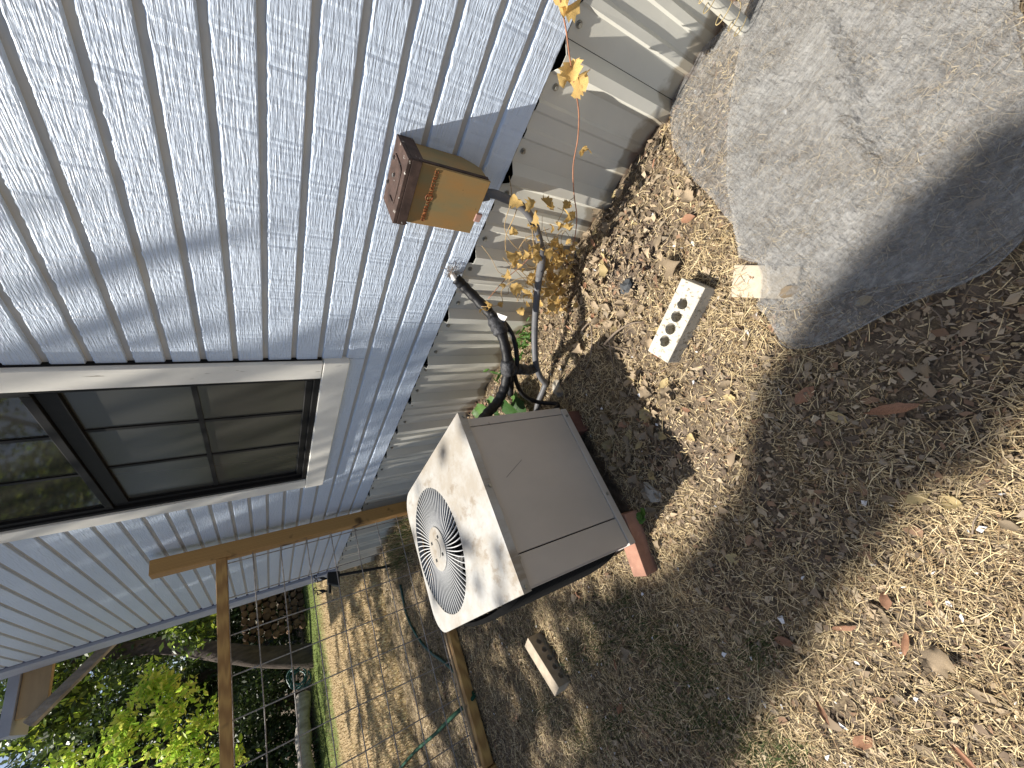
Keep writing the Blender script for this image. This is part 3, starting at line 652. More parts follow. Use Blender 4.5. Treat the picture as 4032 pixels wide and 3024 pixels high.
mk('fan_shroud', MB().tube([(CX, CY, AZ1 - 0.19), (CX, CY, LZ1 - 0.03)], CR + 0.004, 48, cap=False), 'dark', ac)
mb = MB()
for k in range(4):
    a = k * math.pi / 2 + 0.4; c, s = math.cos(a), math.sin(a)
    P = lambda u, v, z: (CX + u * c - v * s, CY + u * s + v * c, z)
    mb.add([P(.03, -.03, .46), P(.2, -.07, .465), P(.21, .05, .43), P(.03, .02, .44), P(.03, -.03, .458), P(.2, -.07, .463), P(.21, .05, .428), P(.03, .02, .438)], [(0, 1, 2, 3), (7, 6, 5, 4), (0, 4, 5, 1), (1, 5, 6, 2), (2, 6, 7, 3), (3, 7, 4, 0)])
mb.cyl((CX, CY, 0.38), (CX, CY, 0.50), 0.05, 20)
mk('fan_blade_wheel', mb, 'iron', ac)
mk('scuff_mark', MB().bar(YP(1094, 1031, AY0 - .0004), YP(1127, 993, AY0 - .0004), .0013, .0005, (0, 1, 0)), 'conduit', ac)
sc0 = None
for (x, z) in ((0.575, LZ1 - 0.018), (0.325, LZ1 - 0.019), (0.105, LZ1 - 0.031), (0.53, AZ0 + 0.016), (0.20, AZ0 + 0.016), (0.03, LZ1 - 0.014)):
    yy = LY0 - 0.001 if z > AZ1 else AY0 - 0.004
    if sc0 is None: sc0 = mk('cabinet_screw', MB().cyl((0, 0.002, 0), (0, -0.004, 0), 0.0058, 8), 'screw', ac, local=True); sc0.location = Vector((x, yy, z)) - wloc(ac)
    else: inst('cabinet_screw', sc0.data, ac, Vector((x, yy, z)) - wloc(ac))

# ------------------------------------------------------------------ bricks, paver, stones
def brick(name, L, Wd, H, holes, m, hr=0.019):
    """brick lying flat, core holes straight through; local mesh centred on its foot"""
    rect = [(-L / 2, -Wd / 2), (L / 2, -Wd / 2), (L / 2, Wd / 2), (-L / 2, Wd / 2)]
    pts = [Vector(p) for p in rect]; ed = [(0, 1), (1, 2), (2, 3), (3, 0)]; hs = []
    for cx in holes:
        o = len(pts); k = 14; c = [(cx + hr * math.cos(2 * math.pi * q / k), hr * math.sin(2 * math.pi * q / k)) for q in range(k)]
        pts += [Vector(p) for p in c]; ed += [(o + q, o + (q + 1) % k) for q in range(k)]; hs.append(c)
    r = geometry.delaunay_2d_cdt(pts, ed, [], 2, 1e-6); v2 = [tuple(v) for v in r[0]]
    f2 = [tuple(f) for f in r[2] if not any(math.hypot(sum(v2[i][0] for i in f) / len(f) - cx, sum(v2[i][1] for i in f) / len(f)) < hr * 0.97 for cx in holes)]
    mb = MB().add([(x, y, H) for x, y in v2], f2).add([(x, y, 0) for x, y in v2], [f[::-1] for f in f2])
    for c in [rect] + hs:
        k = len(c); mb.add([(x, y, 0) for x, y in c] + [(x, y, H) for x, y in c], [(i, (i + 1) % k, k + (i + 1) % k, k + i) for i in range(k)])
    o = mk(name, mb, m, local=True)
    wm = o.modifiers.new('weld', 'WELD'); wm.merge_threshold = 0.0004
    b = o.modifiers.new('bevel', 'BEVEL'); b.width = 0.003; b.segments = 2; b.limit_method = 'ANGLE'; b.angle_limit = 0.8
    return o
tops = [G(1477, 604, .066), G(1518, 617, .066), G(1447, 780, .066), G(1394, 762, .066)]
c = sum(tops) / 4; ax = (tops[3] - tops[0] + tops[2] - tops[1]) / 2
Lb = float(np.linalg.norm(ax)); Wb = float(np.linalg.norm(tops[1] - tops[0] + tops[2] - tops[3]) / 2) + 0.004
b = brick('brick', Lb, Wb, 0.070, [(-0.5 + q) * Lb for q in (0.265, 0.435, 0.605, 0.775)], 'brickw', Wb * 0.21)
b.location = (c[0], c[1], -0.004); b.rotation_euler = (0, 0, math.atan2(ax[1], ax[0]))
tag(b, 'whitish speckled brick with four round holes lying flat in the sunlit litter', 'brick')
p, q = G(1150, 1395, .05), G(1207, 1487, .05); cc = (p + q) / 2
b = brick('brick', 0.245, 0.085, 0.062, [-0.085, -0.0425, 0, 0.0425, 0.085], 'brickt', 0.0135)
ax = q - p
b.rotation_euler = (math.radians(-94), 0, math.atan2(ax[1], ax[0])); b.location = (cc[0] - 0.005, cc[1] + 0.02, 0.036)
tag(b, 'tan brick tipped on its edge in the grass, five holes showing, beyond the cooling unit', 'brick')
b = brick('brick', 0.205, 0.060, 0.066, [], 'bricko', 0.011)
b.location = (0.022, 1.085, 0.002); b.rotation_euler = (0, 0, math.radians(-12))
tag(b, 'orange clay brick wedged under the near outer corner of the cooling unit', 'brick')
b = brick('brick', 0.205, 0.092, 0.070, [-0.05, 0.05], 'brickd', 0.016)
b.location = (0.515, 1.15, 0.002); b.rotation_euler = (0, 0, math.radians(84))
tag(b, 'dark red brick under the corner of the cooling unit nearest the pipes', 'brick')
for x, y in ((0.08, 1.66), (0.5, 1.66)):
    o = b.copy(); COL.objects.link(o); o.location = (x + .03, y, 0.002); o.rotation_euler = (0, 0, 0.1)
    tag(o, 'clay brick propping the far side of the cooling unit off the ground', 'brick', 'bricks under the far side of the cooling unit')
P4 = [G(1590, 572), G(1582, 642), G(1720, 648), G(1735, 575)]
pv = mk('paver', MB().prism([(p[0], p[1]) for p in P4][::-1], -0.01, 0.013), 'paver', base=P4[0], bevel=0.004)
tag(pv, 'flat tan stone paver with its end sticking out from the edge of the grey netting', 'paver')
def rockobj(name, x, y, r, m, label, cat, group=None, sq=(1, 1, 0.6)):
    bm = bmesh.new(); bmesh.ops.create_icosphere(bm, subdivisions=2, radius=r)
    for v in bm.verts:
        k = 1 + 0.28 * rng.standard_normal() * 0.6; v.co = Vector((v.co.x * sq[0] * k, v.co.y * sq[1] * k, v.co.z * sq[2] * k))
    me = bpy.data.meshes.new(name); bm.to_mesh(me); bm.free(); me.materials.append(MT[m]); o = obj(name, me, None, (x, y, float(gh(x, y)) + r * sq[2] * 0.45)); o.rotation_euler = (0, 0, rng.uniform(0, 6))
    return tag(o, label, cat, group)
p = G(1362, 620); rockobj('stone', p[0], p[1], 0.026, 'stone', 'small dark grey stone in the litter between the dry vine and the white brick', 'stone')
p = G(1410, 1065); rockobj('stone', p[0], p[1], 0.034, 'rock', 'pale flat stone in the shade beside the base of the cooling unit', 'stone', sq=(1.2, .8, .4))
p = G(1205, 840); rockobj('stone', p[0], p[1], 0.035, 'rock', 'pale stone where the grey conduit bends down to the ground', 'stone', sq=(1.2, .7, .5))
p = G(1245, 550); rockobj('stone', p[0], p[1] , 0.03, 'rock', 'pale stone at the foot of the metal skirting behind the dry vine', 'stone', sq=(1.3, .8, .6))

# ------------------------------------------------------------------ pipes
rl = thing('refrigerant_pipe', tuple(W(968, 590, 1.05)), 'black foam wrapped pipe curving from a hole in the siding to the cooling unit', 'pipe')
P = [(966, 588, 1.075), (985, 602, 1.035), (1003, 620, 1.015), (1040, 657, .95), (1068, 690, .88), (1088, 735, .80), (1097, 790, .74), (1090, 835, .70), (1075, 868, .66), (1053, 893, .62), (1034, 917, .572)]
main = smooth_path([W(*p) for p in P], 8); k = len(main)
mk('insulation', MB().tube(main[8:], [0.0190 + 0.0015 * math.sin(i * 1.7) for i in range(k - 8)], 12), 'black', rl, smooth=True)
mk('wall_sleeve', MB().tube(main[:14], 0.0115, 10), 'tape', rl, smooth=True)
mk('tape_wrap', MB().tube(main[31:39], [0.022, 0.028, 0.031, 0.028, 0.032, 0.028, 0.030, 0.023], 12), 'tape', rl, smooth=True)
mk('tape_wrap', MB().tube(main[46:52], [0.024, 0.027, 0.029, 0.027, 0.028, 0.024], 12), 'tape', rl, smooth=True)
s2 = smooth_path([W(*p) for p in [(1060, 676, .885), (1092, 700, .86), (1112, 740, .80), (1117, 790, .745), (1112, 812, .73), (1128, 850, .70), (1160, 868, .67), (1205, 874, .62), (1185, 895, .585)]], 8)
mk('small_black_line', MB().tube(s2, 0.0095, 8), 'black', rl, smooth=True)
s3 = smooth_path([W(*p) for p in [(1100, 805, .735), (1103, 830, .715), (1103, 852, .70)]], 4)
mk('cut_insulation_end', MB().tube(s3, [0.014] * 6 + [0.012] * (len(s3) - 6), 10), 'black', rl, smooth=True)
a, bq = W(1062, 680, .872), W(1098, 690, .852)
tagp = [W(1074, 676, .865), W(1096, 684, .84), (W(1088, 697, .845)), W(1079, 688, .86)]
mk('paper_label', MB().add([tuple(p) for p in tagp] + [tuple(p + np.array([.002, .002, 0])) for p in tagp], [(0, 1, 2, 3), (7, 6, 5, 4), (0, 4, 5, 1), (1, 5, 6, 2), (2, 6, 7, 3), (3, 7, 4, 0)]), 'white', rl)
cl = smooth_path([W(*p) for p in [(1105, 800, .735), (1125, 797, .75), (1140, 800, .775), (1155, 795, .80)]], 5)
mk('tape_clump', MB().tube(cl, [0.018 + 0.006 * math.sin(i * 2.1) for i in range(len(cl))], 10), 'tape', rl, smooth=True)
mk('white_caulk', MB().tube([W(976, 590, 1.05), W(981, 600, 1.03), W(986, 606, 1.022)], [0.008, 0.011, 0.006], 8), 'white', rl, smooth=True)

cn = thing('conduit', tuple(W(1045, 418, .99)), 'grey flexible conduit running from the switch box down along the skirting', 'conduit')
P = [(1030, 422, 1.0), (1060, 418, .985), (1090, 428, .98), (1125, 445, .97), (1150, 475, .96), (1165, 520, .95), (1170, 560, .94), (1163, 610, .93), (1158, 660, .90), (1155, 720, .86), (1157, 780, .80), (1168, 815, .77), (1192, 842, .745), (1212, 872, .71), (1206, 900, .66), (1190, 912, .60), (1170, 920, .57)]
pp = smooth_path([W(*p) for p in P], 7); pp = [np.array([p[0], p[1], max(p[2], 0.02 + float(gh(p[0], p[1])))]) for p in pp]
mk('flexible_tube', MB().tube(pp, 0.0130, 12), 'conduit', cn, smooth=True)
mk('connector', MB().cyl(pp[0], pp[6], 0.019, 14), 'conduit', cn, bevel=0.001)
mk('wrapped_joint', MB().tube(pp[38:48], 0.0148, 12), 'conduit', cn, smooth=True)

pc = thing('plastic_pipe', tuple(G(1597, 50)), 'ivory plastic pipe standing against the skirting at the edge of the netting', 'pipe')
b0 = W(1600, 55, 1.0); px, py = b0[0], b0[1] + 0.0
mk('pipe_tube', MB().cyl((0.985, b0[1], -0.03), (0.985, b0[1] , 0.43), 0.0165, 20), 'pvc', pc, smooth=False)
mk('pipe_collar', MB().cyl((0.985, b0[1], 0.255), (0.985, b0[1], 0.29), 0.0195, 20), 'pvc', pc)
for k in range(5):
    z = 0.03 + 0.045 * k + rng.uniform(0, .02); rr = rng.uniform(0.02, 0.035)
    cp = [(0.955 + rr * math.cos(a) * 0.6 + 0.004 * a, b0[1] + rr * math.sin(a), z + 0.004 * a) for a in np.linspace(0, rng.uniform(3.5, 5.5), 12)]
    mk('dried_tendril', MB().tube(cp, 0.0012, 5), 'yelleaf', pc, smooth=True)

rng = np.random.default_rng(102)
# ------------------------------------------------------------------ dry vine on the skirting
def leaf_mesh(name, kind, seed, m, size=1.0):
    """curled leaf with a lobed edge, about 1 unit long, lying in xy, thin but solid"""
    r = np.random.default_rng(seed); n = 9; top = []
    rows = []
    for i in range(n):
        t = i / (n - 1)
        if kind == 'ivy': wv = 0.50 * math.sin(math.pi * min(1, t * 0.9 + 0.12)) ** 0.8 * (1.0 + 0.20 * (-1) ** i)
        elif kind == 'long': wv = 0.13 * math.sin(math.pi * t) ** 0.7
        elif kind == 'heart': wv = 0.5 * (math.sin(math.pi * (t * 0.85 + 0.15)) ** 0.9)
        elif kind == 'oak': wv = 0.30 * math.sin(math.pi * t) ** 0.6 * (1.0 + 0.4 * (-1) ** i)
        else: wv = 0.27 * math.sin(math.pi * t) ** 0.8 * r.uniform(.85, 1.15)
        wv = max(wv, 0.006); cu = r.uniform(0.45, 1.1) if kind == 'ivy' else r.uniform(0.2, 0.55) if kind != 'heart' else 0.12
        z0 = 0.16 * math.sin(t * 3 + seed) if kind != 'heart' else 0.05 * math.sin(t * 3)
        row = []
        for s in (-1, -0.5, 0, 0.5, 1):
            row.append((t - 0.5 + 0.05 * r.standard_normal() * abs(s), s * wv, z0 + cu * wv * abs(s) ** 1.5 + 0.03 * r.standard_normal() * abs(s)))
        rows.append(row)
    vs = [q for row in rows for q in row]
    fs = [(i * 5 + j, i * 5 + j + 1, (i + 1) * 5 + j + 1, (i + 1) * 5 + j) for i in range(n - 1) for j in range(4)]
    me = bpy.data.meshes.new(name); me.from_pydata([(x * size, y * size, z * size) for x, y, z in vs], [], fs); me.materials.append(MT[m])
    for p in me.polygons: p.use_smooth = True
    return me
ivy = [leaf_mesh('vine_leaf', 'ivy', s, 'vineleaf') for s in range(4)]
vine = thing('withered_vine', tuple(W(1190, 620, .95)), 'withered vine with crumpled golden leaves clinging in front of the skirting', 'vine')
def vstem(pts, r, m='stem', parent=vine): return mk('stem', MB().tube(smooth_path([W(*p) for p in pts], 6), r, 5), m, parent, smooth=True)
vstem([(1200, 690, .93), (1165, 640, .94), (1140, 600, .95), (1100, 560, .97), (1092, 515, .98), (1110, 470, .98), (1120, 440, .985)], .0014)
vstem([(1205, 640, .92), (1170, 590, .93), (1155, 540, .95), (1150, 500, .95), (1148, 460, .96)], .0018)
vstem([(1180, 620, .93), (1130, 600, .95), (1085, 625, .96), (1085, 655, .93), (1060, 662, .91), (1040, 662, .93)], .0014)
vstem([(1230, 630, .92), (1210, 560, .95), (1175, 520, .97), (1140, 512, .98), (1110, 560, .98), (1100, 610, .97), (1120, 650, .95)], .0014)
vstem([(1055, 645, 1.0), (1090, 605, 1.01), (1125, 575, 1.015), (1160, 540, 1.01)], .0016, 'redstem')
vstem([(1100, 380, 1.03), (1105, 430, 1.02), (1090, 490, 1.01), (1110, 530, 1.0), (1150, 560, .97)], .0012)
vstem([(1225, 570, .95), (1190, 530, .97), (1175, 490, .985)], .001, 'stem')
for k in range(30):
    x, y = rng.normal(1175, 34), rng.normal(575, 48); pts = [(x, y, .96)]
    for j in range(4): pts.append((pts[-1][0] + rng.normal(0, 18), pts[-1][1] + rng.normal(0, 20), float(np.clip(.96 + rng.normal(0, .02), .92, 1.0))))
    vstem([(min(a, 1238), b, c) for a, b, c in pts], rng.uniform(.0007, .0012))
lp = [(1120, 430), (1150, 465), (1155, 490), (1158, 510), (1165, 535), (1130, 550), (1110, 570), (1190, 445), (1235, 440), (1220, 495), (1230, 470), (1160, 555), (1180, 550), (1175, 570), (1200, 530), (1215, 545), (1205, 565), (1190, 590), (1165, 590), (1150, 600), (1120, 555),
      (1105, 545), (1090, 600), (1085, 615), (1115, 620), (1130, 640), (1140, 655), (1135, 630), (1185, 610), (1200, 600), (1215, 595), (1225, 610), (1240, 600), (1195, 625), (1210, 630), (1180, 635), (1170, 655), (1190, 660), (1060, 662), (1080, 658), (1042, 664), (1048, 674), (1100, 590), (1230, 560), (1235, 585), (1200, 645), (1220, 650), (1145, 445), (1110, 505)]
extra = [(rng.normal(1195, 32), rng.normal(600, 42)) for _ in range(120)]
for i, (x, y) in enumerate(lp + extra):
    d = 0.955 + 0.03 * rng.standard_normal() - 0.0004 * max(0, y - 600)
    if i >= len(lp) and x > 1245: continue
    p = W(x, y, min(d, 1.0)); s = rng.uniform(0.020, 0.042) * (1.05 if i < len(lp) else .8)
    if p[2] < 0.02: p = G(x, y, 0.04)
    inst('vine_leaf', ivy[i % 4], vine, Vector(p) - wloc(vine), (rng.uniform(0, 6.3), rng.uniform(0, 6.3), rng.uniform(0, 6.3)), s)
tr = thing('trailing_vine', tuple(W(1240, 300, .99)), 'long thin reddish vine stem hanging in front of the skirting with a few golden leaves', 'vine')
vstem([(1208, -8, 1.0), (1222, 60, 1.0), (1230, 120, .99), (1240, 180, .99), (1250, 240, .985), (1248, 300, .985), (1238, 360, .985), (1240, 420, .98), (1246, 470, .975), (1240, 520, .97), (1228, 555, .96), (1222, 575, .95)], .0018, 'redstem', tr)
vstem([(1204, 480, .98), (1225, 440, .985), (1242, 425, .98)], .0010, 'stem', tr)
for (x, y, s) in ((1238, 152, .052), (1246, 166, .052), (1232, 176, .045), (1240, 186, .04), (1225, 6, .05), (1236, 3, .045), (1259, 320, .03), (1268, 324, .026), (1181, 440, .04), (1225, 443, .03), (1212, 487, .03), (1236, 466, .03)):
    inst('vine_leaf', ivy[int(rng.integers(4))], tr, Vector(W(x, y, .985)) - wloc(tr), (rng.uniform(0, 6.3), rng.uniform(0, 6.3), rng.uniform(0, 6.3)), s)
# fibres stuffed round the pipe hole
nest = MB()
for k in range(70):
    a = W(968 + rng.normal(6, 7), 580 + rng.normal(6, 6), 1.045 + rng.uniform(-.012, .008)); b2 = a + rng.normal(0, 0.012, 3) * np.array([.5, 1, 1])
    nest.tube([a, (a + b2) / 2 + rng.normal(0, .004, 3), b2], 0.0006, 3, cap=False)
tag(mk('fibre_nest', nest, 'fibre', base=W(968, 585, 1.04)), 'tangled grey brown fibres stuffed around the pipe hole in the siding', 'nest', None, 'stuff')

# green weeds
wd = thing('weed', tuple(G(1110, 905)), 'green plant with broad heart shaped leaves beside the cooling unit', 'weed')
hm = leaf_mesh('leaf', 'heart', 3, 'weed'); hm2 = leaf_mesh('leaf', 'heart', 5, 'weeddark')
base = G(1125, 900)
for (x, y, d, s, dk) in ((1048, 888, .80, .095, 0), (1066, 872, .80, .075, 0), (1098, 878, .76, .11, 1), (1123, 880, .76, .11, 1), (1117, 862, .82, .09, 0), (1140, 873, .80, .055, 0), (1030, 893, .86, .05, 0), (1145, 888, .78, .04, 1), (1075, 893, .82, .06, 1)):
    p = W(x, y, d)
    inst('leaf', hm2 if dk else hm, wd, Vector(p) - wloc(wd), (rng.uniform(-.5, .5), rng.uniform(-.5, .5), rng.uniform(0, 6.3)), s)
    mk('leaf_stalk', MB().tube(smooth_path([(base[0], base[1], 0.0), ((base[0] + p[0]) / 2, (base[1] + p[1]) / 2, p[2] * 0.7), p], 4), 0.0012, 4), 'weed', wd)
lm = leaf_mesh('leaf', 'long', 2, 'weed')
sp = thing('weed', tuple(G(1120, 835)), 'thin green sprig with narrow leaves in front of the skirting beside the pipes', 'weed')
b2 = G(1115, 845)
for (x, y) in ((1085, 797), (1068, 805), (1092, 790), (1105, 800), (1078, 812), (1050, 800), (1072, 822)):
    p = W(x, y, .90); inst('leaf', lm, sp, Vector(p) - wloc(sp), (rng.uniform(-.8, .8), rng.uniform(-.8, .8), rng.uniform(0, 6.3)), .055)
mk('stem', MB().tube(smooth_path([(b2[0], b2[1], 0), W(1098, 820, .90), W(1080, 800, .90)], 5), 0.001, 4), 'weed', sp)
gp = thing('weed', tuple(G(1150, 720)), 'low tuft of bright green weed between the pipe and the skirting', 'weed')
for k in range(60):
    x, y = rng.normal(1128, 11), rng.normal(732, 22); p = G(x, y, rng.uniform(0.0, 0.05) + .01)
    if p[0] > 1.04: p[0] = 1.03
    inst('leaf', lm, gp, Vector(p) - wloc(gp), (rng.uniform(-1, 1), rng.uniform(-1, 1), rng.uniform(0, 6.3)), rng.uniform(.025, .05))
tiny = thing('weed', tuple(G(1385, 1110)), 'small green seedling growing beside the orange brick', 'weed')
for k in range(6): inst('leaf', hm, tiny, Vector(G(1385 + rng.normal(0, 6), 1108 + rng.normal(0, 6), .07)) - wloc(tiny), (rng.uniform(-.4, .4), rng.uniform(-.4, .4), rng.uniform(0, 6.3)), .03)

# ------------------------------------------------------------------ gate in front of the yard: post, rails, welded wire
FY = 3.10
fg = thing('wire_gate', (0.1, FY, 0.0), 'pine framed garden gate filled with welded wire mesh standing against the house wall', 'gate')
pxl, pxr = float(YP(335, 1243, FY)[0]), 1.022
mk('post', MB().box((0.928, FY, -0.05), (1.018, FY + 0.09, float(YP(322, 1216, FY)[2]))), 'wood', fg, bevel=0.005)
zt = float((YP(468, 1300, FY)[2] + YP(490, 1300, FY)[2]) / 2)
mk('top_rail', MB().box((-0.83, FY + 0.002, zt - 0.030), (0.927, FY + 0.040, zt + 0.026)), 'wood', fg, bevel=0.004)
mk('bottom_rail', MB().box((-0.73, FY - 0.04, 0.015), (0.927, FY + 0.012, 0.075)), 'wood', fg, bevel=0.004)
mk('bottom_batten', MB().box((-0.72, FY + 0.016, 0.02), (0.927, FY + 0.036, 0.085)), 'woodtan', fg, bevel=0.003)
mk('bottom_batten', MB().box((-0.72, FY + 0.040, 0.02), (0.927, FY + 0.058, 0.08)), 'woodtan', fg, bevel=0.003)
mk('end_post', MB().box((-0.83, FY - 0.05, -0.03), (-0.735, FY + 0.04, zt - 0.032)), 'wood', fg, bevel=0.005)
z = 0.05; hw = []
wy = FY + 0.046
for z in (0.10, 0.208, 0.366, 0.526, 0.688, 0.846, 1.004, 1.162, 1.30): mk('horizontal_wire', MB().tube([(-0.82, wy, z + rng.normal(0, .004)), (0.05, wy + .002, z + rng.normal(0, .006)), (0.925, wy, z)], 0.0036, 6), 'wire', fg)
for k in range(8):
    x = 0.90 - 0.208 * k - 0.002
    mk('vertical_wire', MB().tube([(x, wy + 0.005, 0.05), (x + rng.normal(0, .004), wy + .006, 0.7), (x, wy + 0.005, zt)], 0.0036, 6), 'wire', fg)

# ------------------------------------------------------------------ black garden stake beyond the gate
sy = float(G(850, 1222)[1]); sx = float(G(850, 1222)[0])
st = thing('garden_stake', (sx, sy, 0), 'black iron garden stake with a box and curled scrolls on top beyond the gate', 'garden stake')
top = YP(722, 1243, sy); zt0 = float(top[2])
mk('pole', MB().cyl((sx, sy, -0.03), (sx + 0.075, sy, zt0), 0.014, 10), 'iron', st)
ta = np.array([sx + 0.075, sy, zt0])
bxp = [YP(733, 1235, sy), YP(733, 1267, sy), YP(707, 1262, sy), YP(707, 1238, sy)]
mk('box_plate', MB().add([tuple(p - np.array([0, .04, 0])) for p in bxp] + [tuple(p + np.array([0, .04, 0])) for p in bxp], [(0, 1, 2, 3), (7, 6, 5, 4), (0, 4, 5, 1), (1, 5, 6, 2), (2, 6, 7, 3), (3, 7, 4, 0)]), 'iron', st, bevel=0.006)
mk('side_leg', MB().cyl(YP(712, 1263, sy), YP(713, 1281, sy), 0.012, 8), 'iron', st)
for (x0, y0, sg) in ((690, 1250, 1), (690, 1277, -1)):
    c0 = YP(707, y0, sy); c1 = YP(x0, y0, sy)
    mk('leaf_finial', MB().tube([c0, (c0 + c1) / 2, c1], [0.004, 0.016, 0.003], 8), 'iron', st, smooth=True)
    for s2 in (1, -1):
        ctr = YP(x0 - 8, y0 + 5 * s2, sy)
        sw = [c0 + (YP(x0, y0 + 6 * s2, sy) - c0) * 0.5 * t for t in (0, 1)] + [ctr + np.array([0.028 * (1 - .1 * a) * math.cos(a * s2), 0, 0.028 * (1 - .1 * a) * math.sin(a * s2)]) for a in np.linspace(3.6, 9, 14)]
        mk('scroll', MB().tube(sw, 0.0042, 6), 'iron', st, smooth=True)

# ------------------------------------------------------------------ hoses
def hose(pts, r, m, label):
    P = smooth_path(pts, 8); P = [np.array([p[0], p[1], max(p[2], r + float(gh(p[0], p[1])))]) for p in P]
    return tag(mk('garden_hose', MB().tube(P, r, 10), m, base=P[0], smooth=True), label, 'hose')
hose([G(865, 1262, .01), G(880, 1330, .01), G(905, 1380, .012), G(930, 1408, .015), G(962, 1432, .02), G(990, 1460, .02), G(1000, 1470, .02), G(1012, 1500, .02), G(1030, 1560, .02), G(1050, 1608, .015)], 0.011, 'hose', 'thin bright green hose lying along the foot of the gate')
hose([G(998, 1478, .03), G(1022, 1496, .02), G(1018, 1512, .04), G(980, 1545, .05), G(940, 1585, .05), G(890, 1630, .05), G(840, 1690, .05)], 0.0125, 'hosedark', 'dark green hose looping away from the gate across the yard grass')
hc = thing('hose_coil', tuple(YP(610, 1480, 14.2)), 'tangled teal hose coil heaped at the foot of the big tree trunk', 'hose')
c = YP(612, 1478, 14.0)
for k in range(5):
    rr = rng.uniform(.14, .32); t = np.linspace(0, rng.uniform(4, 6.2), 26); tl = rng.uniform(-.5, .5)
    mk('hose_loop', MB().tube([(c[0] + rr * math.cos(a), 14.0 + rng.uniform(-.02, .02) + .18 * math.sin(a) , 0.45 + rr * math.sin(a + tl)) for a in t], 0.018, 6), 'hose', hc, smooth=True)

# ------------------------------------------------------------------ twigs
tg = []
def twig(pts, r, label=None):
    P = [G(*p) for p in pts]; P = smooth_path(P, 5); o = mk('twig', MB().tube(P, np.linspace(r, r * .5, len(P)), 6), 'twig', base=P[0], smooth=True)
    tag(o, label or 'thin bare grey twig lying on the littered ground near the cooling unit', 'twig', None if label else 'thin twigs on the ground'); return o
twig([(1305, 745, .03), (1330, 718, .035), (1360, 700, .03), (1385, 695, .02)], .0048, 'forked grey twig across the sunlit litter below the dry vine')
twig([(1255, 715, .03), (1275, 700, .025), (1277, 760, .02), (1262, 800, .02)], .0036, 'bent grey twig curving through the litter behind the cooling unit shadow')
twig([(1308, 745, .03), (1345, 755, .02), (1370, 772, .015)], .0022)
twig([(1315, 735, .03), (1325, 790, .02), (1345, 830, .015)], .002)
for k in range(26):
    x, y = rng.uniform(1180, 2150), rng.uniform(640, 1600)
    if k < 9: x, y = rng.uniform(1240, 1480), rng.uniform(760, 1080)
    a = rng.uniform(0, 6.3); L = rng.uniform(25, 80)
    twig([(x, y, .016), (x + L * .5 * math.cos(a), y + L * .5 * math.sin(a), .020), (x + L * math.cos(a + .3), y + L * math.sin(a + .3), .012)], rng.uniform(.0009, .0018))

# ------------------------------------------------------------------ netting
def sheet(name, poly_px, lift, wr, seed, parent, amp=1.0):
    P = [G(*p)[:2] for p in poly_px]; P = [tuple(p) for p in densify([tuple(p) for p in P], 0.012)]
    r = np.random.default_rng(seed); P = [(x + r.normal(0, .0012), y + r.normal(0, .0012)) for x, y in P]
    xs = [p[0] for p in P]; ys = [p[1] for p in P]; st = 0.014
    gx, gy = np.meshgrid(np.arange(min(xs), max(xs), st), np.arange(min(ys), max(ys), st)); gx = gx.ravel() + r.normal(0, .002, gx.size); gy = gy.ravel() + r.normal(0, .002, gy.size)
    ins = inside(P, gx, gy); gx, gy = gx[ins], gy[ins]
    pts = [Vector(p) for p in P] + [Vector((a, b)) for a, b in zip(gx, gy)]; n = len(P)
    res = geometry.delaunay_2d_cdt(pts, [(i, (i + 1) % n) for i in range(n)], [], 1, 1e-6)
    V = np.array([tuple(v) for v in res[0]]); F = [tuple(f) for f in res[2]]
    z = gh(V[:, 0], V[:, 1]) + lift + wr(V[:, 0], V[:, 1])
    return mk(name, MB().add([(a, b, c) for (a, b), c in zip(V, z)], F), 'cloth', parent, smooth=True)
def seg_d(x, y, a, b):
    a, b = np.array(a[:2]), np.array(b[:2]); d = b - a; t = np.clip(((x - a[0]) * d[0] + (y - a[1]) * d[1]) / (d @ d), 0, 1)
    return np.hypot(x - a[0] - t * d[0], y - a[1] - t * d[1]), t
CR1 = [G(*p) for p in ((1800, 30), (1850, 175), (1862, 245))]; CR2 = [G(*p) for p in ((1788, 195), (1850, 280), (1910, 370))]
def wrinkle(x, y):
    z = 0.0050 * vnoise(x, y, 16, 31) + 0.0030 * vnoise(x, y, 45, 32)
    for ch in (CR1, CR2):
        for a, b in zip(ch[:-1], ch[1:]):
            d, t = seg_d(x, y, a, b); e = np.array(b[:2]) - np.array(a[:2]); nn = np.array([e[1], -e[0]]); nn = nn * np.sign(nn @ SUN[:2]); sd = (x - a[0]) * nn[0] + (y - a[1]) * nn[1]; z = np.maximum(z, 0.032 * np.exp(-d / 0.05) * (sd < 0) * (t > 0) * (t < 1))
    return z
nt0 = thing('ground_netting', tuple(G(1800, 350)), 'large sheet of grey see-through netting spread over the bare ground by the skirting', 'netting')
sheet('netting_sheet', [(1610, -60), (1583, 40), (1560, 75), (1500, 125), (1470, 175), (1452, 245), (1458, 320), (1480, 350), (1508, 395), (1545, 430), (1590, 490), (1603, 558), (1642, 570), (1652, 600), (1648, 642), (1640, 660), (1665, 690), (1690, 738), (1720, 752), (1790, 742), (1850, 715), (1920, 678), (2000, 640), (2060, 625), (2130, 590), (2160, 572), (2190, 540), (2230, 500), (2330, 420), (2330, 300), (2222, 100), (2204, 30), (2196, -60)], 0.018, wrinkle, 41, nt0)
sheet('folded_layer', [(1640, -60), (1600, 150), (1582, 280), (1580, 400), (1592, 480), (1607, 552), (1662, 574), (1668, 638), (1650, 656), (1690, 672), (1760, 660), (1850, 625), (1960, 610), (2080, 590), (2240, 480), (2240, 300), (2195, 60), (2180, -60)], 0.024, lambda x, y: wrinkle(x, y) + 0.002 * vnoise(x, y, 25, 33), 42, nt0)

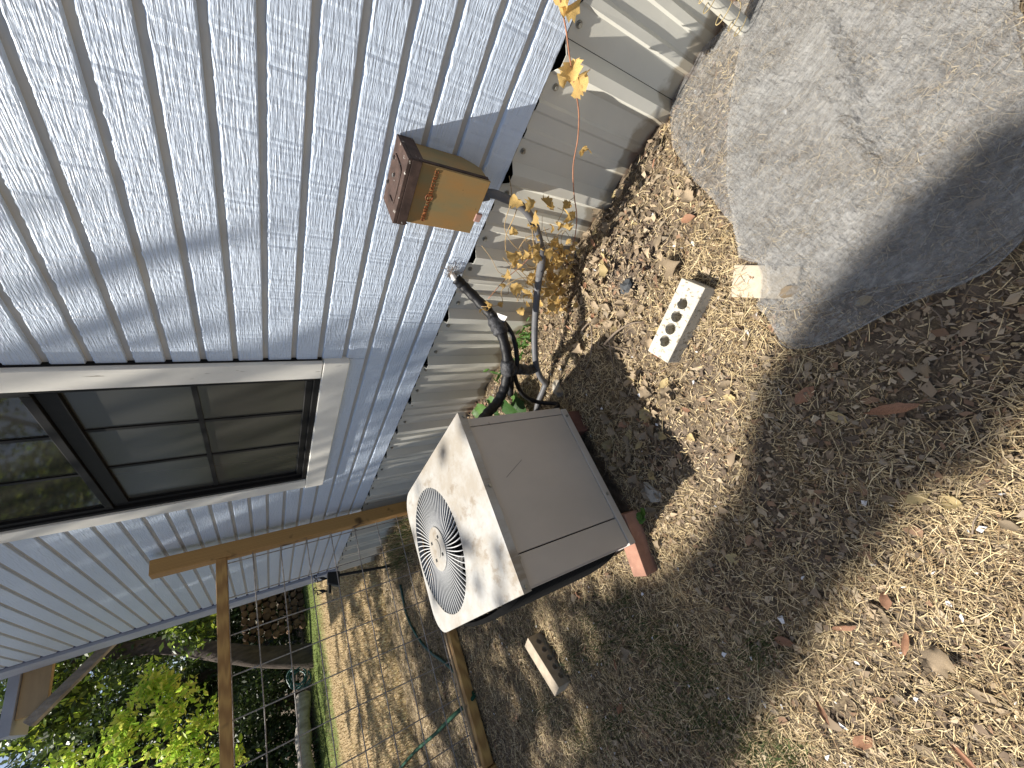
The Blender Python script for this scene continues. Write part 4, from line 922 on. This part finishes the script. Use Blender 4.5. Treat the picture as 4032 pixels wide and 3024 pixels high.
# hems: the rolled edges that read as pale lines
for pts in ([(1648, 655), (1690, 672), (1760, 660), (1850, 628), (1960, 612), (2080, 590), (2212, 500)], [(1690, 738), (1720, 752), (1790, 742), (1850, 715), (1920, 678), (2000, 640), (2130, 590), (2212, 520)]):
    mk('netting_hem', MB().tube([p + np.array([0, 0, .004]) for p in smooth_path([np.append(G(*q)[:2], float(gh(*G(*q)[:2])) + 0.020) for q in pts], 8)], 0.0018, 5), 'cloth', nt0, smooth=True)

rng = np.random.default_rng(103)
# ------------------------------------------------------------------ litter, straw and grass ("stuff")
def ground_pts(n, ymax=5.0, r0=0.75):
    """positions whose density falls off away from where one would stand to look"""
    out = []
    while sum(len(o) for o in out) < n:
        m = n * 2; y = -0.35 + (ymax + 0.35) * rng.random(m) ** 1.0; x = rng.uniform(-2.1, 1.07, m)
        keep = (x > -1.45 - 0.17 * np.maximum(y, 0)) | (y > 3); keep &= rng.random(m) < 1.0 / (1 + (np.hypot(x, y) / 1.6) ** 2)
        out.append(np.stack([x[keep], y[keep]], 1))
    return np.concatenate(out)[:n]
NETP = [tuple(G(*p)[:2]) for p in [(1610, -60), (1560, 75), (1470, 175), (1458, 320), (1508, 395), (1590, 490), (1640, 660), (1720, 752), (1850, 715), (2000, 640), (2130, 590), (2330, 420), (2330, -60)]]
BARE = [tuple(G(*p)[:2]) for p in ((1290, 730), (1420, 680), (1560, 760), (1600, 900), (1560, 1040), (1450, 1010), (1360, 860))]
BARE2 = [tuple(G(*p)[:2]) for p in ((1840, 1330), (1900, 1290), (2010, 1320), (2040, 1420), (1990, 1500), (1900, 1490), (1790, 1600), (1760, 1560), (1850, 1440))]
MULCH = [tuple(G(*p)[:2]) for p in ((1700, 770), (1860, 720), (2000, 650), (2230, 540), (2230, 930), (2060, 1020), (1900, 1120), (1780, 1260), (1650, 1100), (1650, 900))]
BARE3 = [tuple(G(*p)[:2]) for p in ((1650, 890), (1720, 1050), (1700, 1200), (1640, 1180), (1625, 1020))]
OBST = [tuple(p[:2]) for p in tops]
PALET = np.array([(.56, .44, .245), (.45, .345, .185), (.65, .52, .31), (.25, .17, .085), (.36, .28, .17), (.20, .14, .08)])
LEAFP = np.array([(.20, .15, .10), (.27, .205, .135), (.15, .11, .075), (.21, .13, .08), (.36, .29, .20), (.24, .195, .14), (.115, .085, .06), (.36, .28, .185)])
def ribbons(name, P, L, wd, lift, cols, m, tilt=0.12, bendf=0.25, label=None, cat=None):
    n = len(P); a = rng.uniform(0, 2 * math.pi, n); d = np.stack([np.cos(a), np.sin(a)], 1); s = np.stack([-np.sin(a), np.cos(a)], 1)
    L = L[:, None]; wd = wd[:, None]; bend = rng.normal(0, bendf, n)[:, None] * L; t = rng.normal(0, tilt, n)[:, None] * L; roll = rng.normal(0, .6, n)[:, None] * wd
    z0 = gh(P[:, 0], P[:, 1])[:, None] + lift[:, None]
    V = np.zeros((n, 6, 3)); hump = np.abs(rng.normal(0, .05, n))[:, None] * L
    for k, (u, b) in enumerate(((-.5, 0), (0, 1), (.5, 0))):
        c = P + d * L * u + s * bend * b * .5; w2 = wd * (0.5 if k != 2 else 0.2)
        V[:, 2 * k, :2] = c - s * w2; V[:, 2 * k + 1, :2] = c + s * w2
        zz = z0 + t * u + hump * b; V[:, 2 * k, 2:] = zz - roll * .5; V[:, 2 * k + 1, 2:] = zz + roll * .5
    b = (np.arange(n) * 6)[:, None]; F = np.concatenate([b + np.array([[0, 1, 3, 2]]), b + np.array([[2, 3, 5, 4]])], 1).reshape(-1, 4)
    o = obj(name, np_mesh(name, V.reshape(-1, 3), F, m, np.repeat(cols, 6, 0)))
    return tag(o, label, cat, None, 'stuff')
def clear(P):
    k = ~inside([tuple(q) for q in OBST], P[:, 0], P[:, 1]); k &= ~((P[:, 0] > .04) & (P[:, 0] < .55) & (P[:, 1] > 1.06) & (P[:, 1] < 1.74)); k &= P[:, 0] < 1.05
    return P[k]
def pick(pal, n, v=.22): return np.clip(pal[rng.integers(0, len(pal), n)] * rng.uniform(1 - v, 1 + v, (n, 1)), 0, .8)
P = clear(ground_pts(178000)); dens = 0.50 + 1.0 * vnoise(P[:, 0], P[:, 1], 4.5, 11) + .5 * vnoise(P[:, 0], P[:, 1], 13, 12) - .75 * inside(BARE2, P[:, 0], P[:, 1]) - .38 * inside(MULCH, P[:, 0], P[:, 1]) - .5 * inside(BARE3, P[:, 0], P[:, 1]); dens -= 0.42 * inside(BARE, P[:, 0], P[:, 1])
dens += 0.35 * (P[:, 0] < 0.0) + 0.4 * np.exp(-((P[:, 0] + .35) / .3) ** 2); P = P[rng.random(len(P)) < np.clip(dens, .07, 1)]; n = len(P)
innet = inside(NETP, P[:, 0], P[:, 1]); P = P[~innet | (rng.random(n) < .45)]; n = len(P); innet = inside(NETP, P[:, 0], P[:, 1])
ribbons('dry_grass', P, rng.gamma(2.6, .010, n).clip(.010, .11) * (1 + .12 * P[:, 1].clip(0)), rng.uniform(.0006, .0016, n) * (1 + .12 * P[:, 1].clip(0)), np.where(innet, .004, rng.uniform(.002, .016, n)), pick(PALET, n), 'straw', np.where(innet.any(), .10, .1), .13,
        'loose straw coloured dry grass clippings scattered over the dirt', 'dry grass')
# fine crumbs
P = clear(ground_pts(72000)); n = len(P)
ribbons('straw_crumbs', P, rng.uniform(.006, .018, n) * (1 + .15 * P[:, 1].clip(0)), rng.uniform(.0012, .0035, n) * (1 + .2 * P[:, 1].clip(0)), rng.uniform(.001, .006, n), pick(np.concatenate([PALET, LEAFP]), n), 'straw', .2, .2, 'crumbled bits of dry grass and bark trodden into the dirt', 'dry grass')
# broken leaf pieces
def chips(name, P, sz, lift, cols, m, label, cat):
    n = len(P); a = rng.uniform(0, 6.283, n); d = np.stack([np.cos(a), np.sin(a)], 1); s = np.stack([-np.sin(a), np.cos(a)], 1); z0 = gh(P[:, 0], P[:, 1]) + lift
    V = np.zeros((n, 6, 3)); asp = rng.uniform(.12, .42, n); cu = rng.uniform(-.2, .5, n) * sz; ti = rng.normal(0, .18, n) * sz
    for k, (u, v) in enumerate(((-.5, 0), (-.15, -1), (.5, .05), (.1, 1), (0, -.15), (.2, .1))):
        c = P + d * (sz * (u + rng.normal(0, .06, n)))[:, None] + s * (sz * asp * v * (1 + rng.normal(0, .15, n)))[:, None]
        V[:, k, :2] = c; V[:, k, 2] = z0 + cu * abs(v) + ti * u + .10 * sz * (k == 4)
    b = (np.arange(n) * 6)[:, None]; F = np.concatenate([b + np.array([[q]]) [0] for q in ([0, 1, 4], [1, 2, 4], [2, 3, 4], [3, 0, 4])], 1).reshape(-1, 3)
    return tag(obj(name, np_mesh(name, V.reshape(-1, 3), F, m, np.repeat(cols, 6, 0))), label, cat, None, 'stuff')
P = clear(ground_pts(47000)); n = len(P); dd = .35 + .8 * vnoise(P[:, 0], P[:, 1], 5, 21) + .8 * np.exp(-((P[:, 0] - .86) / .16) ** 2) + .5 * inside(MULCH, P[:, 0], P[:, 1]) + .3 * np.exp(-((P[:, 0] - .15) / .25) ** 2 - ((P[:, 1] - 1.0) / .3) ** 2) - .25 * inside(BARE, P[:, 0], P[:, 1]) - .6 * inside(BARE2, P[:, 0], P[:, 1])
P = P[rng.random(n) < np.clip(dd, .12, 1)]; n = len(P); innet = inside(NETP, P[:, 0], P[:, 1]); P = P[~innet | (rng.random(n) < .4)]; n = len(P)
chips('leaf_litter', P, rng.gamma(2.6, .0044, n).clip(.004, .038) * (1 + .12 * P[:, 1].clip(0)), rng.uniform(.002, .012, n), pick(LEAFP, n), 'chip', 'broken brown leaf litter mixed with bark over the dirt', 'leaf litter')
P = clear(ground_pts(1200)); n = len(P); sel = rng.random(n) < np.clip(.15 + .6 * vnoise(P[:, 0], P[:, 1], 3, 51) + .5 * (P[:, 0] < -.1) , .05, 1); P = P[sel]; n = len(P)
chips('pale_flakes', P, rng.uniform(.006, .020, n), rng.uniform(.006, .018, n), np.tile(np.array([(.62, .62, .62)]), (n, 1)) * rng.uniform(.6, 1.1, (n, 1)), 'chip', 'pale weathered paint flakes and bark chips sprinkled over the litter', 'flakes')
# green grass patches behind the unit
def blades(name, P, H, wd, cols, label, lean=.5):
    n = len(P); a = rng.uniform(0, 6.283, n); ln = np.abs(rng.normal(0, lean, n)); d = np.stack([np.cos(a), np.sin(a)], 1); b = rng.uniform(0, 6.283, n); s = np.stack([np.cos(b), np.sin(b)], 1) * wd[:, None] * .5
    z = gh(P[:, 0], P[:, 1]); V = np.zeros((n, 5, 3)); m2 = P + d * (H * ln * .35)[:, None]; tp = P + d * (H * ln)[:, None]
    V[:, 0, :2] = P - s; V[:, 1, :2] = P + s; V[:, 2, :2] = m2 + s * .8; V[:, 3, :2] = m2 - s * .8; V[:, 4, :2] = tp
    V[:, 0, 2] = V[:, 1, 2] = z - .003; V[:, 2, 2] = V[:, 3, 2] = z + H * .6; V[:, 4, 2] = z + H * np.cos(np.clip(ln, 0, 1.2))
    o = np.arange(n)[:, None] * 5; F = np.concatenate([o + np.array([[0, 1, 2]]), o + np.array([[0, 2, 3]]), o + np.array([[3, 2, 4]])], 1).reshape(-1, 3)
    return tag(obj(name, np_mesh(name, V.reshape(-1, 3), F, 'blade', np.repeat(cols, 5, 0))), label, 'grass', None, 'stuff')
GRN = np.array([(.055, .10, .028), (.08, .13, .03), (.10, .15, .05), (.13, .15, .06), (.17, .155, .07)])
cl = [(1285, 1335, 26), (1380, 1370, 30), (1430, 1395, 28), (1475, 1430, 26), (1520, 1450, 22), (1300, 1400, 22), (1500, 1540, 34), (1430, 1510, 30), (1560, 1560, 30), (1640, 1620, 30), (1240, 1420, 22), (1180, 1530, 24), (1330, 1560, 30), (1260, 1600, 30), (1700, 1640, 30), (1350, 1300, 14), (1640, 1400, 26)]
P = []
for x, y, r_ in cl:
    for k in range(int(r_ * 14)): P.append(G(x + rng.normal(0, r_), y + rng.normal(0, r_))[:2])
P = clear(np.array(P)); n = len(P)
blades('green_grass', P, rng.uniform(.010, .034, n), rng.uniform(.0013, .0026, n), pick(GRN, n), 'short tufts of green grass growing through the dry litter', .9)
# stubble of the dry lawn beyond the unit and beyond the gate
m = 26000; P = np.stack([rng.uniform(-2.2, 1.0, m), 1.5 + 3.9 * rng.random(m)], 1); P = P[(P[:, 0] > -.5 - .30 * P[:, 1])]; P = clear(P); n = len(P)
gm = (.35 + .9 * vnoise(P[:, 0], P[:, 1], 2.5, 61))[:, None]; gm = np.clip(gm, 0, .75)
blades('lawn_stubble', P, rng.uniform(.010, .040, n), rng.uniform(.0015, .003, n), pick(PALET * .8, n) * (1 - gm) + pick(GRN, n) * gm, 'patchy half dry lawn grass around the gate', .8)
m = 1500; P = np.stack([rng.normal(.86, .10, m), rng.uniform(2.9, 4.3, m)], 1); P = P[P[:, 0] < 1.03]; n = len(P)
blades('tall_grass', P, rng.uniform(.05, .17, n), rng.uniform(.003, .006, n), pick(np.concatenate([PALET[1:5] * .8, GRN[:3]]), n), 'taller unmown grass along the foot of the house wall by the gate post', .5)
m = 42000; Y = 5 + 12.5 * rng.random(m) ** 1.3; P = np.stack([rng.uniform(-1.0, 1, m) * (.30 * Y) + .05 * Y, Y], 1); P = P[(P[:, 0] < 4.5)]; n = len(P)
gm = np.clip((P[:, 1] + vnoise(P[:, 0], P[:, 1], .9, 71) * 1.2 - 12.2) / 1.4, .10, .85)[:, None]
GR2 = np.array([(.09, .145, .03), (.12, .17, .035), (.15, .18, .05)])
blades('yard_lawn', P, rng.uniform(.02, .05, n), rng.uniform(.006, .012, n), pick(PALET * 1.25, n) * (1 - gm) + pick(GR2, n) * gm, 'sunny straw coloured lawn of the yard with a green strip at its far edge', .7)

rng = np.random.default_rng(204)
# ------------------------------------------------------------------ whole dry leaves, each a thing
LM = {'tan': [leaf_mesh('dry_leaf', k, s, 'dryleaf') for k, s in (('oval', 1), ('oak', 4), ('ivy', 6), ('long', 8), ('oval', 9))],
      'rust': [leaf_mesh('dry_leaf', k, s, 'redleaf') for k, s in (('oval', 2), ('long', 5), ('oval', 7))],
      'yellow': [leaf_mesh('dry_leaf', k, s, 'yelleaf') for k, s in (('oval', 3), ('ivy', 10))]}
def leaf(p, kind, s, rz, label, group=None, i=0, tilt=.25):
    o = inst('dry_leaf', LM[kind][i % len(LM[kind])], None, (p[0], p[1], float(gh(p[0], p[1])) + .014 + s * .06), (rng.normal(0, tilt), rng.normal(0, tilt), rz), s)
    return tag(o, label, 'leaf', group)
def pa(a, b): return math.atan2(b[1] - a[1], b[0] - a[0])
for (x1, y1, x2, y2, kd, i, lb) in ((1790, 888, 1836, 912, 'yellow', 0, 'large yellow tan leaf lying in the shade below the netting'), (1805, 1352, 1853, 1340, 'rust', 1, 'long rust brown leaf beside a white flake on the straw'),
        (1961, 1360, 1962, 1405, 'rust', 1, 'pinkish brown rolled leaf lying alone on bare dark dirt'), (2058, 1718, 2120, 1790, 'rust', 1, 'long split rust coloured leaf'), (2050, 1650, 2130, 1560, 'rust', 1, 'forked cluster of long rust leaves nearest the lower corner'),
        (2040, 1080, 2075, 1083, 'yellow', 1, 'pale yellow lobed leaf in the shade left of the sunny straw'), (1960, 1080, 2012, 1062, 'yellow', 0, 'crumpled yellow green leaf where the shade meets the sunlight'), (1880, 890, 1990, 870, 'rust', 1, 'narrow brown leaf in the dark litter past the netting'),
        (1725, 870, 1765, 835, 'rust', 0, 'curled rust leaf at the edge of the sunlit patch'), (1690, 640, 1740, 620, 'tan', 0, 'tan leaf showing under the edge of the netting'), (1440, 580, 1480, 565, 'tan', 2, 'broad pale leaf on the sunny litter above the white brick'),
        (1480, 480, 1510, 470, 'rust', 2, 'bright orange brown leaf on the litter beside the netting'), (1400, 880, 1425, 900, 'tan', 1, 'lobed oak leaf in the shadow of the cooling unit'), (1395, 1060, 1420, 1085, 'tan', 4, 'greyish folded leaf in the shade near the orange brick'),
        (1345, 1390, 1370, 1410, 'tan', 0, 'pale curled leaf on the green grass behind the unit'), (2160, 1120, 2205, 1140, 'tan', 0, 'tan leaf on bright straw at the right border'), (1850, 660, 1890, 640, 'yellow', 0, 'tan leaf lying on top of the netting edge'), (1850, 1600, 1888, 1590, 'rust', 0, 'brown leaf on the green tinged straw near the lower border')):
    a, b = G(x1, y1), G(x2, y2); p = (a + b) / 2
    if y1 > 1640: p = G(2085, 1625); a, b = G(2055, 1590), G(2120, 1650)
    leaf(p, kd, max(.03, float(np.linalg.norm(a - b))), pa(a, b), lb, None, i, .18)
k = 0
while k < 270:
    zq = rng.random(); q = (ground_pts(1)[0] if zq < .5 else G(rng.normal(1390, 55), rng.normal(930, 85))[:2] if zq < .75 else G(rng.normal(1310, 50), rng.normal(610, 110))[:2]); q = clear(q[None])
    if len(q) == 0: continue
    q = q[0]
    if inside(NETP, q[:1], q[1:])[0] and rng.random() < .9: continue
    if q[1] > 2.9 or q[0] < -.75 - .17 * max(q[1], 0): continue
    r_ = rng.random(); kd = 'tan' if r_ < .80 else 'rust' if r_ < .90 else 'yellow'
    lb = {'tan': 'small curled tan dry leaf lying loose in the ground litter', 'rust': 'small rust brown dry leaf lying loose in the ground litter', 'yellow': 'small yellowed dry leaf lying loose in the ground litter'}[kd]
    leaf(q, kd, rng.uniform(.022, .05), rng.uniform(0, 6.3), lb, 'small ' + kd + ' leaves in the litter', int(rng.integers(5))); k += 1

rng = np.random.default_rng(205)
# ------------------------------------------------------------------ trees
def foliage(name, C, R, n, size, pal, parent, asp=.45, droop=0, clump=None, m='folD'):
    """leaf-sized faces in clumps through an uneven crown; C list of (centre, radii)"""
    pts = []
    for (c, r) in zip(C, R):
        k = max(1, int(n / len(C) / 26))
        u = rng.standard_normal((k, 3)); u /= np.linalg.norm(u, axis=1)[:, None]; u *= (rng.random((k, 1)) ** .45)
        cc = np.array(c) + u * np.array(r)
        cs = clump or 0.16 * float(np.mean(r)) + .08
        pts.append((cc[:, None, :] + rng.normal(0, cs, (k, 26, 3))).reshape(-1, 3))
    P = np.concatenate(pts); n = len(P); sz = size * rng.uniform(.6, 1.35, n)
    d = rng.standard_normal((n, 3)); d[:, 2] -= droop; d /= np.linalg.norm(d, axis=1)[:, None]; e = np.cross(d, rng.standard_normal((n, 3))); e /= np.linalg.norm(e, axis=1)[:, None]
    V = np.zeros((n, 4, 3)); V[:, 0] = P - d * sz[:, None] * .5; V[:, 2] = P + d * sz[:, None] * .5; V[:, 1] = P + e * (sz * asp)[:, None] * .5; V[:, 3] = P - e * (sz * asp)[:, None] * .5
    cols = np.repeat(pick(pal, n, .3), 4, 0); F = (np.arange(n)[:, None] * 4 + np.arange(4)[None])
    pl = np.array(wloc(parent)) if parent else 0
    return obj(name, np_mesh(name, V.reshape(-1, 3) - pl, F, m, cols), parent)
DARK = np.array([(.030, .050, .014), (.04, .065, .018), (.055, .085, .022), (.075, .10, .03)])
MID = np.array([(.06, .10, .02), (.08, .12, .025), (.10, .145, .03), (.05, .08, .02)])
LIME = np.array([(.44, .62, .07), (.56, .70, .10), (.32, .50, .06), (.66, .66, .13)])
def limb(parent, a, b, r0, r1, m='bark', bend=.1, name='limb'):
    a, b = np.array(a, float), np.array(b, float); L = np.linalg.norm(b - a); mid = (a + b) / 2 + rng.normal(0, bend * L, 3) * np.array([1, 1, .3])
    P = smooth_path([a, mid, b], 5); return mk(name, MB().tube(P, np.linspace(r0, r1, len(P)), 9), m, parent, smooth=True)
def tree(x, y, h, cr, n, size, pal, label, tr=.18, group=None, base=1.2, m='bark', fm='folD'):
    t = thing('tree', (x, y, 0), label, 'tree', group); z0 = float(gh(x, y))
    limb(t, (x, y, z0 - .1), (x + rng.normal(0, .2), y + rng.normal(0, .2), h * .75), tr, tr * .35, m, .03, 'trunk')
    C, R = [], []
    for k in range(9):
        a = rng.uniform(0, 6.28); rr = cr * rng.uniform(.25, .8); zc = rng.uniform(base, h)
        c = (x + rr * math.cos(a), y + rr * math.sin(a), zc); C.append(c); R.append((cr * rng.uniform(.35, .55),) * 2 + (rng.uniform(.5, .9),))
        if k < 4: limb(t, (x, y, zc * .6), c, tr * .35, tr * .1, m)
    foliage('crown', C, R, n, size, pal, t, m=fm); return t
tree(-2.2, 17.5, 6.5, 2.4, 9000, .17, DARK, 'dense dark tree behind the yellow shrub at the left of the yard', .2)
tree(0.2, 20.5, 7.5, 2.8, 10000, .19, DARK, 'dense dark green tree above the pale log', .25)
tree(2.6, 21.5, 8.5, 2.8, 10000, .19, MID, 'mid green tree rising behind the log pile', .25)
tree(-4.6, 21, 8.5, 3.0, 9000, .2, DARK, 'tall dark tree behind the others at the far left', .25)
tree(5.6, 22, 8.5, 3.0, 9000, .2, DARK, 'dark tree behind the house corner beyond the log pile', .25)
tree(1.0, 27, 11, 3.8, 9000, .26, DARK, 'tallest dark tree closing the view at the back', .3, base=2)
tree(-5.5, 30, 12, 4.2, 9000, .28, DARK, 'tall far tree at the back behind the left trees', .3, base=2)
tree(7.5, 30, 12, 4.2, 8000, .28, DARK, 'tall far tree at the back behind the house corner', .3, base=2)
# big trunk with the hose at its foot
bt = thing('tree', tuple(G(640, 1425)[:2]) + (0,), 'big old tree with a thick brown trunk beside the log pile', 'tree')
g0 = G(643, 1428); Y0 = 15.2
p0 = YP(640, 1425, Y0); p1 = YP(500, 1412, Y0); p2 = YP(330, 1395, Y0 + 1.0); bt.location = (p0[0], Y0, 0)
mk('trunk', MB().tube(smooth_path([(p0[0], Y0, -.2), (p0[0], Y0, .15), tuple((p0 + p1) / 2), tuple(p1), tuple(p2), tuple(p2 + np.array([.4, 1, 2.2]))], 5), [.46, .43, .39, .36, .33, .31, .30, .29, .28, .27, .26, .26, .25, .25, .24, .24, .23, .23, .22, .22, .21, .21, .22, .2, .18, .16][:26], 14), 'bark', bt, smooth=True)
foliage('crown', [tuple(p2 + np.array([rng.normal(0, 1.2), rng.normal(1, .8), rng.uniform(.6, 3.2)])) for _ in range(8)], [(1.3, 1.2, .8)] * 8, 9000, .17, MID, bt)
# yellow-green shrub in the sun
sh = thing('shrub', (-1.35, 6.6, 0), 'bright lime yellow shrub in sunlight just beyond the gate', 'shrub')
C, R = [], []
for (x, y, Y_) in ((330, 1500, 6.3), (300, 1560, 6.4), (260, 1620, 6.5), (400, 1590, 6.3), (430, 1640, 6.4), (350, 1640, 6.4), (370, 1475, 6.2), (335, 1455, 6.2), (260, 1560, 6.6), (150, 1640, 6.9), (215, 1650, 6.7), (450, 1560, 6.3), (500, 1640, 6.4), (395, 1520, 6.25), (355, 1545, 6.3)):
    c = YP(x, y, Y_); C.append(tuple(c)); R.append((.16, .3, .17)); (len(C) % 5 == 1) and limb(sh, (-2.0 + rng.normal(0, .1), 6.9, .8), c, .016, .004, 'bark', .05, 'stem')
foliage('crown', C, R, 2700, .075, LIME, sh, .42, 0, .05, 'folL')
s2 = thing('shrub', (-0.1, 12.6, 0), 'darker leafy shrub with scattered bright leaves between the trees', 'shrub')
C = [tuple(YP(x, y, 12.8)) for x, y in ((120, 1480), (165, 1450), (100, 1520), (150, 1530), (400, 1335), (420, 1350), (430, 1370), (60, 1590), (190, 1470))]
for c in C[:0]: limb(s2, (-0.1, 12.6, .1), c, .03, .01, 'bark', .06, 'stem')
foliage('crown', C, [(.45, .4, .4)] * len(C), 2600, .16, np.concatenate([MID, MID, LIME[:2]]), s2, .42, 0, .12)
lw = thing('hedge_bush', (-2.0, 15.8, 0), 'low dark bushes under the trees behind the pale log', 'bush')
foliage('leaves', [(x, 17.2 + rng.normal(0, .4), rng.uniform(.3, 1.6)) for x in np.linspace(-6, 6, 14)], [(.9, .7, .7)] * 14, 9000, .16, DARK, lw)

foliage('leaves', [(x, 23.5 + rng.normal(0, .5), rng.uniform(.4, 4.2)) for x in np.linspace(-9, 10, 34)], [(1.3, .8, 1.0)] * 34, 14000, .24, DARK, lw)
foliage('leaves', [(x, 19.6 + rng.normal(0, .3), rng.uniform(.3, 2.6)) for x in np.linspace(-7, 7, 24)], [(.9, .6, .8)] * 24, 11000, .19, DARK, lw)
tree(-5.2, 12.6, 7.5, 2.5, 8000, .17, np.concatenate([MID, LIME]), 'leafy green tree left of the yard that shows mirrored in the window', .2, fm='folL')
# ------------------------------------------------------------------ wood pile and pale log
wp = thing('wood_pile', (2.4, 15.6, 0), 'dark stack of round cut firewood logs in shade at the far end of the lawn', 'wood pile')
lg = None; r0, x0 = 0, 0
a, b = YP(640, 1290, 15.6), YP(540, 1398, 15.6)
for rr_ in range(11):
    zc = .12 + .185 * rr_
    for cc_ in range(13):
        xx = float(b[0]) + .08 + .205 * cc_ + (.1 if rr_ % 2 else 0) + rng.normal(0, .015)
        if zc > float(b[2]) + .2: continue
        s_ = rng.uniform(.75, 1.08)
        if lg is None:
            lg = mk('log', MB().cyl((0, -.22, 0), (0, .25, 0), .098, 11), 'logend', wp, local=True); ob = lg
        else: ob = inst('log', lg.data, wp)
        ob.location = Vector((xx, 15.6 + rng.normal(0, .05), zc + rng.normal(0, .012))) - wloc(wp); ob.rotation_euler = (rng.normal(0, .05), rng.uniform(0, 6.3), rng.normal(0, .06)); ob.scale = (s_, 1, s_)
0 and mk('stack_post', MB().box((float(b[0]) - .1, 17.8, 0), (float(b[0]) - .02, 17.9, float(b[2]) + .3)), 'bark', wp)
0 and mk('shelter_roof', MB().box((float(b[0]) - .3, 17.4, float(b[2]) + .35), (float(b[0]) + 3.2, 18.8, float(b[2]) + .42)), 'woodtan', wp)
pl = thing('fallen_log', (-1.2, 15.6, .2), 'pale bleached log lying along the far edge of the lawn', 'log')
e0, e1 = YP(655, 1500, 15.2), YP(665, 1700, 14.2)
mk('log_trunk', MB().tube(smooth_path([e0, (e0 + e1) / 2 + np.array([0, .1, .04]), e1], 8), [.18 + .02 * math.sin(i) for i in range(17)], 12), 'barkpale', pl, smooth=True)

rng = np.random.default_rng(104)
# ------------------------------------------------------------------ the tall shade tree standing left of the picture
def gx(poly): return [tuple(G(*p)[:2]) for p in poly]
Z1 = gx([(2260, 215), (2100, 330), (1990, 440), (1870, 560), (1790, 650), (1715, 752), (1680, 810), (1650, 870), (1632, 960), (1625, 1020), (1585, 1100), (1510, 1185), (1420, 1265), (1350, 1300), (1300, 1400), (1300, 1700), (1545, 1700), (1640, 1560), (1720, 1420), (1790, 1285), (1900, 1150), (2000, 1060), (2110, 985), (2260, 930)])
Z2 = gx([(1420, 1262), (1300, 1235), (1120, 1300), (1060, 1420), (1090, 1700), (1320, 1700), (1320, 1400)])
LIT = gx([(1330, 1330), (1420, 1300), (1450, 1290), (1430, 1265), (1340, 1270), (1290, 1300)])
def shade_p(X, Y):
    p = np.zeros_like(X); nz1 = vnoise(X, Y, 11, 81); nz2 = vnoise(X, Y, 6, 82)
    wall = X > DW; z = (X - DW) / SUN[0]; yw = Y - SUN[1] * z
    bs = np.interp(yw, [-.5, .75, 1.10, 1.5, 2.45, 2.75, 5.2, 6], [0, 0, .25, .42, .52, .86, .96, .9])
    amp = np.where(yw > 2.6, .25, .38)
    p = np.where(wall, np.clip(bs + amp * (bs > 0.02) * vnoise(X * 3.2, Y, 9, 83), 0, 1), p)
    g = ~wall
    yard = np.interp(Y, [2.0, 3.0, 4.5, 6.5, 8.5, 10], [.78, .80, .70, .45, .12, 0])
    p = np.where(g & (Y > 2.0), np.clip(yard + 1.0 * nz2, 0, 1), p)
    p = np.where(g & (X > .78) & (Y > 2.2) & (Y < 3.6), p * .35, p)
    p = np.where(g & (X > -.9) & (X < 1.05) & (Y > 4.3) & (Y < 6.3), p * .35, p)
    p = np.where(g & inside(Z2, X, Y) & (Y <= 2.4), np.clip(.74 + .7 * nz1, 0, 1), p)
    p = np.where(g & inside(Z1, X, Y), np.clip(.97 + .25 * nz1 * (Y > .75), 0, 1), p)
    p = np.where(g & (X < -.95 - .1 * Y) & (Y < 2.5) & (Y > -.2) & (X > -2.6), .55 + .4 * nz2, p)
    p = np.where((np.hypot(X + .27, Y - 1.95) < .14), 0.05, p)
    lidz = (X > .1) & (X < .70) & (Y > .72) & (Y < 1.52)
    p = np.where(lidz, np.clip(.04 + .32 * vnoise(X, Y, 10, 85), 0, .30), p)
    return -np.log(1 - np.clip(p, 0, .985)) / 4.4
m = 120000
X = rng.uniform(-3.0, 1.75, m); Y = rng.uniform(-1.3, 10.0, m); pr = shade_p(X, Y); k = rng.random(m) < pr; X, Y = X[k], Y[k]; n = len(X)
T = rng.uniform(6.2, 8.2, n) + .42 * np.clip(Y, 0, None)
P = np.stack([X - SUN[0] * T, Y - SUN[1] * T, T], 1)
shd = thing('tree', (-3.3, 4.2, 0), 'tall broad leaved tree whose canopy throws the dappled shade', 'tree')
d = rng.standard_normal((n, 3)); d -= (d @ tow)[:, None] * tow * .75; d /= np.linalg.norm(d, axis=1)[:, None]; e = np.cross(d, tow + rng.normal(0, .25, (n, 3))); e /= np.linalg.norm(e, axis=1)[:, None]
sz = rng.uniform(.075, .13, n)[:, None]
V = np.zeros((n, 4, 3)); V[:, 0] = P - d * sz * .5; V[:, 2] = P + d * sz * .5; V[:, 1] = P + e * sz * .34; V[:, 3] = P - e * sz * .34
obj('crown', np_mesh('crown', V.reshape(-1, 3) - np.array(wloc(shd)), np.arange(n * 4).reshape(-1, 4), 'folD', np.repeat(pick(MID * 1.3, n, .3), 4, 0)), shd)
limb(shd, (-3.3, 4.2, -.2), (-2.9, 4.6, 6.2), .17, .10, 'bark', .02, 'trunk')
made = 0
for k in range(900):
    # boughs only where the canopy already shades the ground, so they never cross the sunny patches
    q = P[int(rng.integers(n))]; a = rng.uniform(.6, .98); s_ = np.array([-3.3 + .4 * a, 4.2 + .4 * a, 6.2 * a])
    u = np.linspace(0, 1, 14)[:, None]; ln = s_ + (q - s_) * u; ex, ey = ln[:, 0] + SUN[0] * ln[:, 2], ln[:, 1] + SUN[1] * ln[:, 2]
    ok = (shade_p(ex, ey) > .45) | ((ex < -.75 - .1 * np.maximum(ey, 0)) & (ey < 3)) | (ey > 3.2)
    if not ok.all(): continue
    limb(shd, s_, q, .05, .012, 'bark', .02); made += 1
    if made >= 14: break
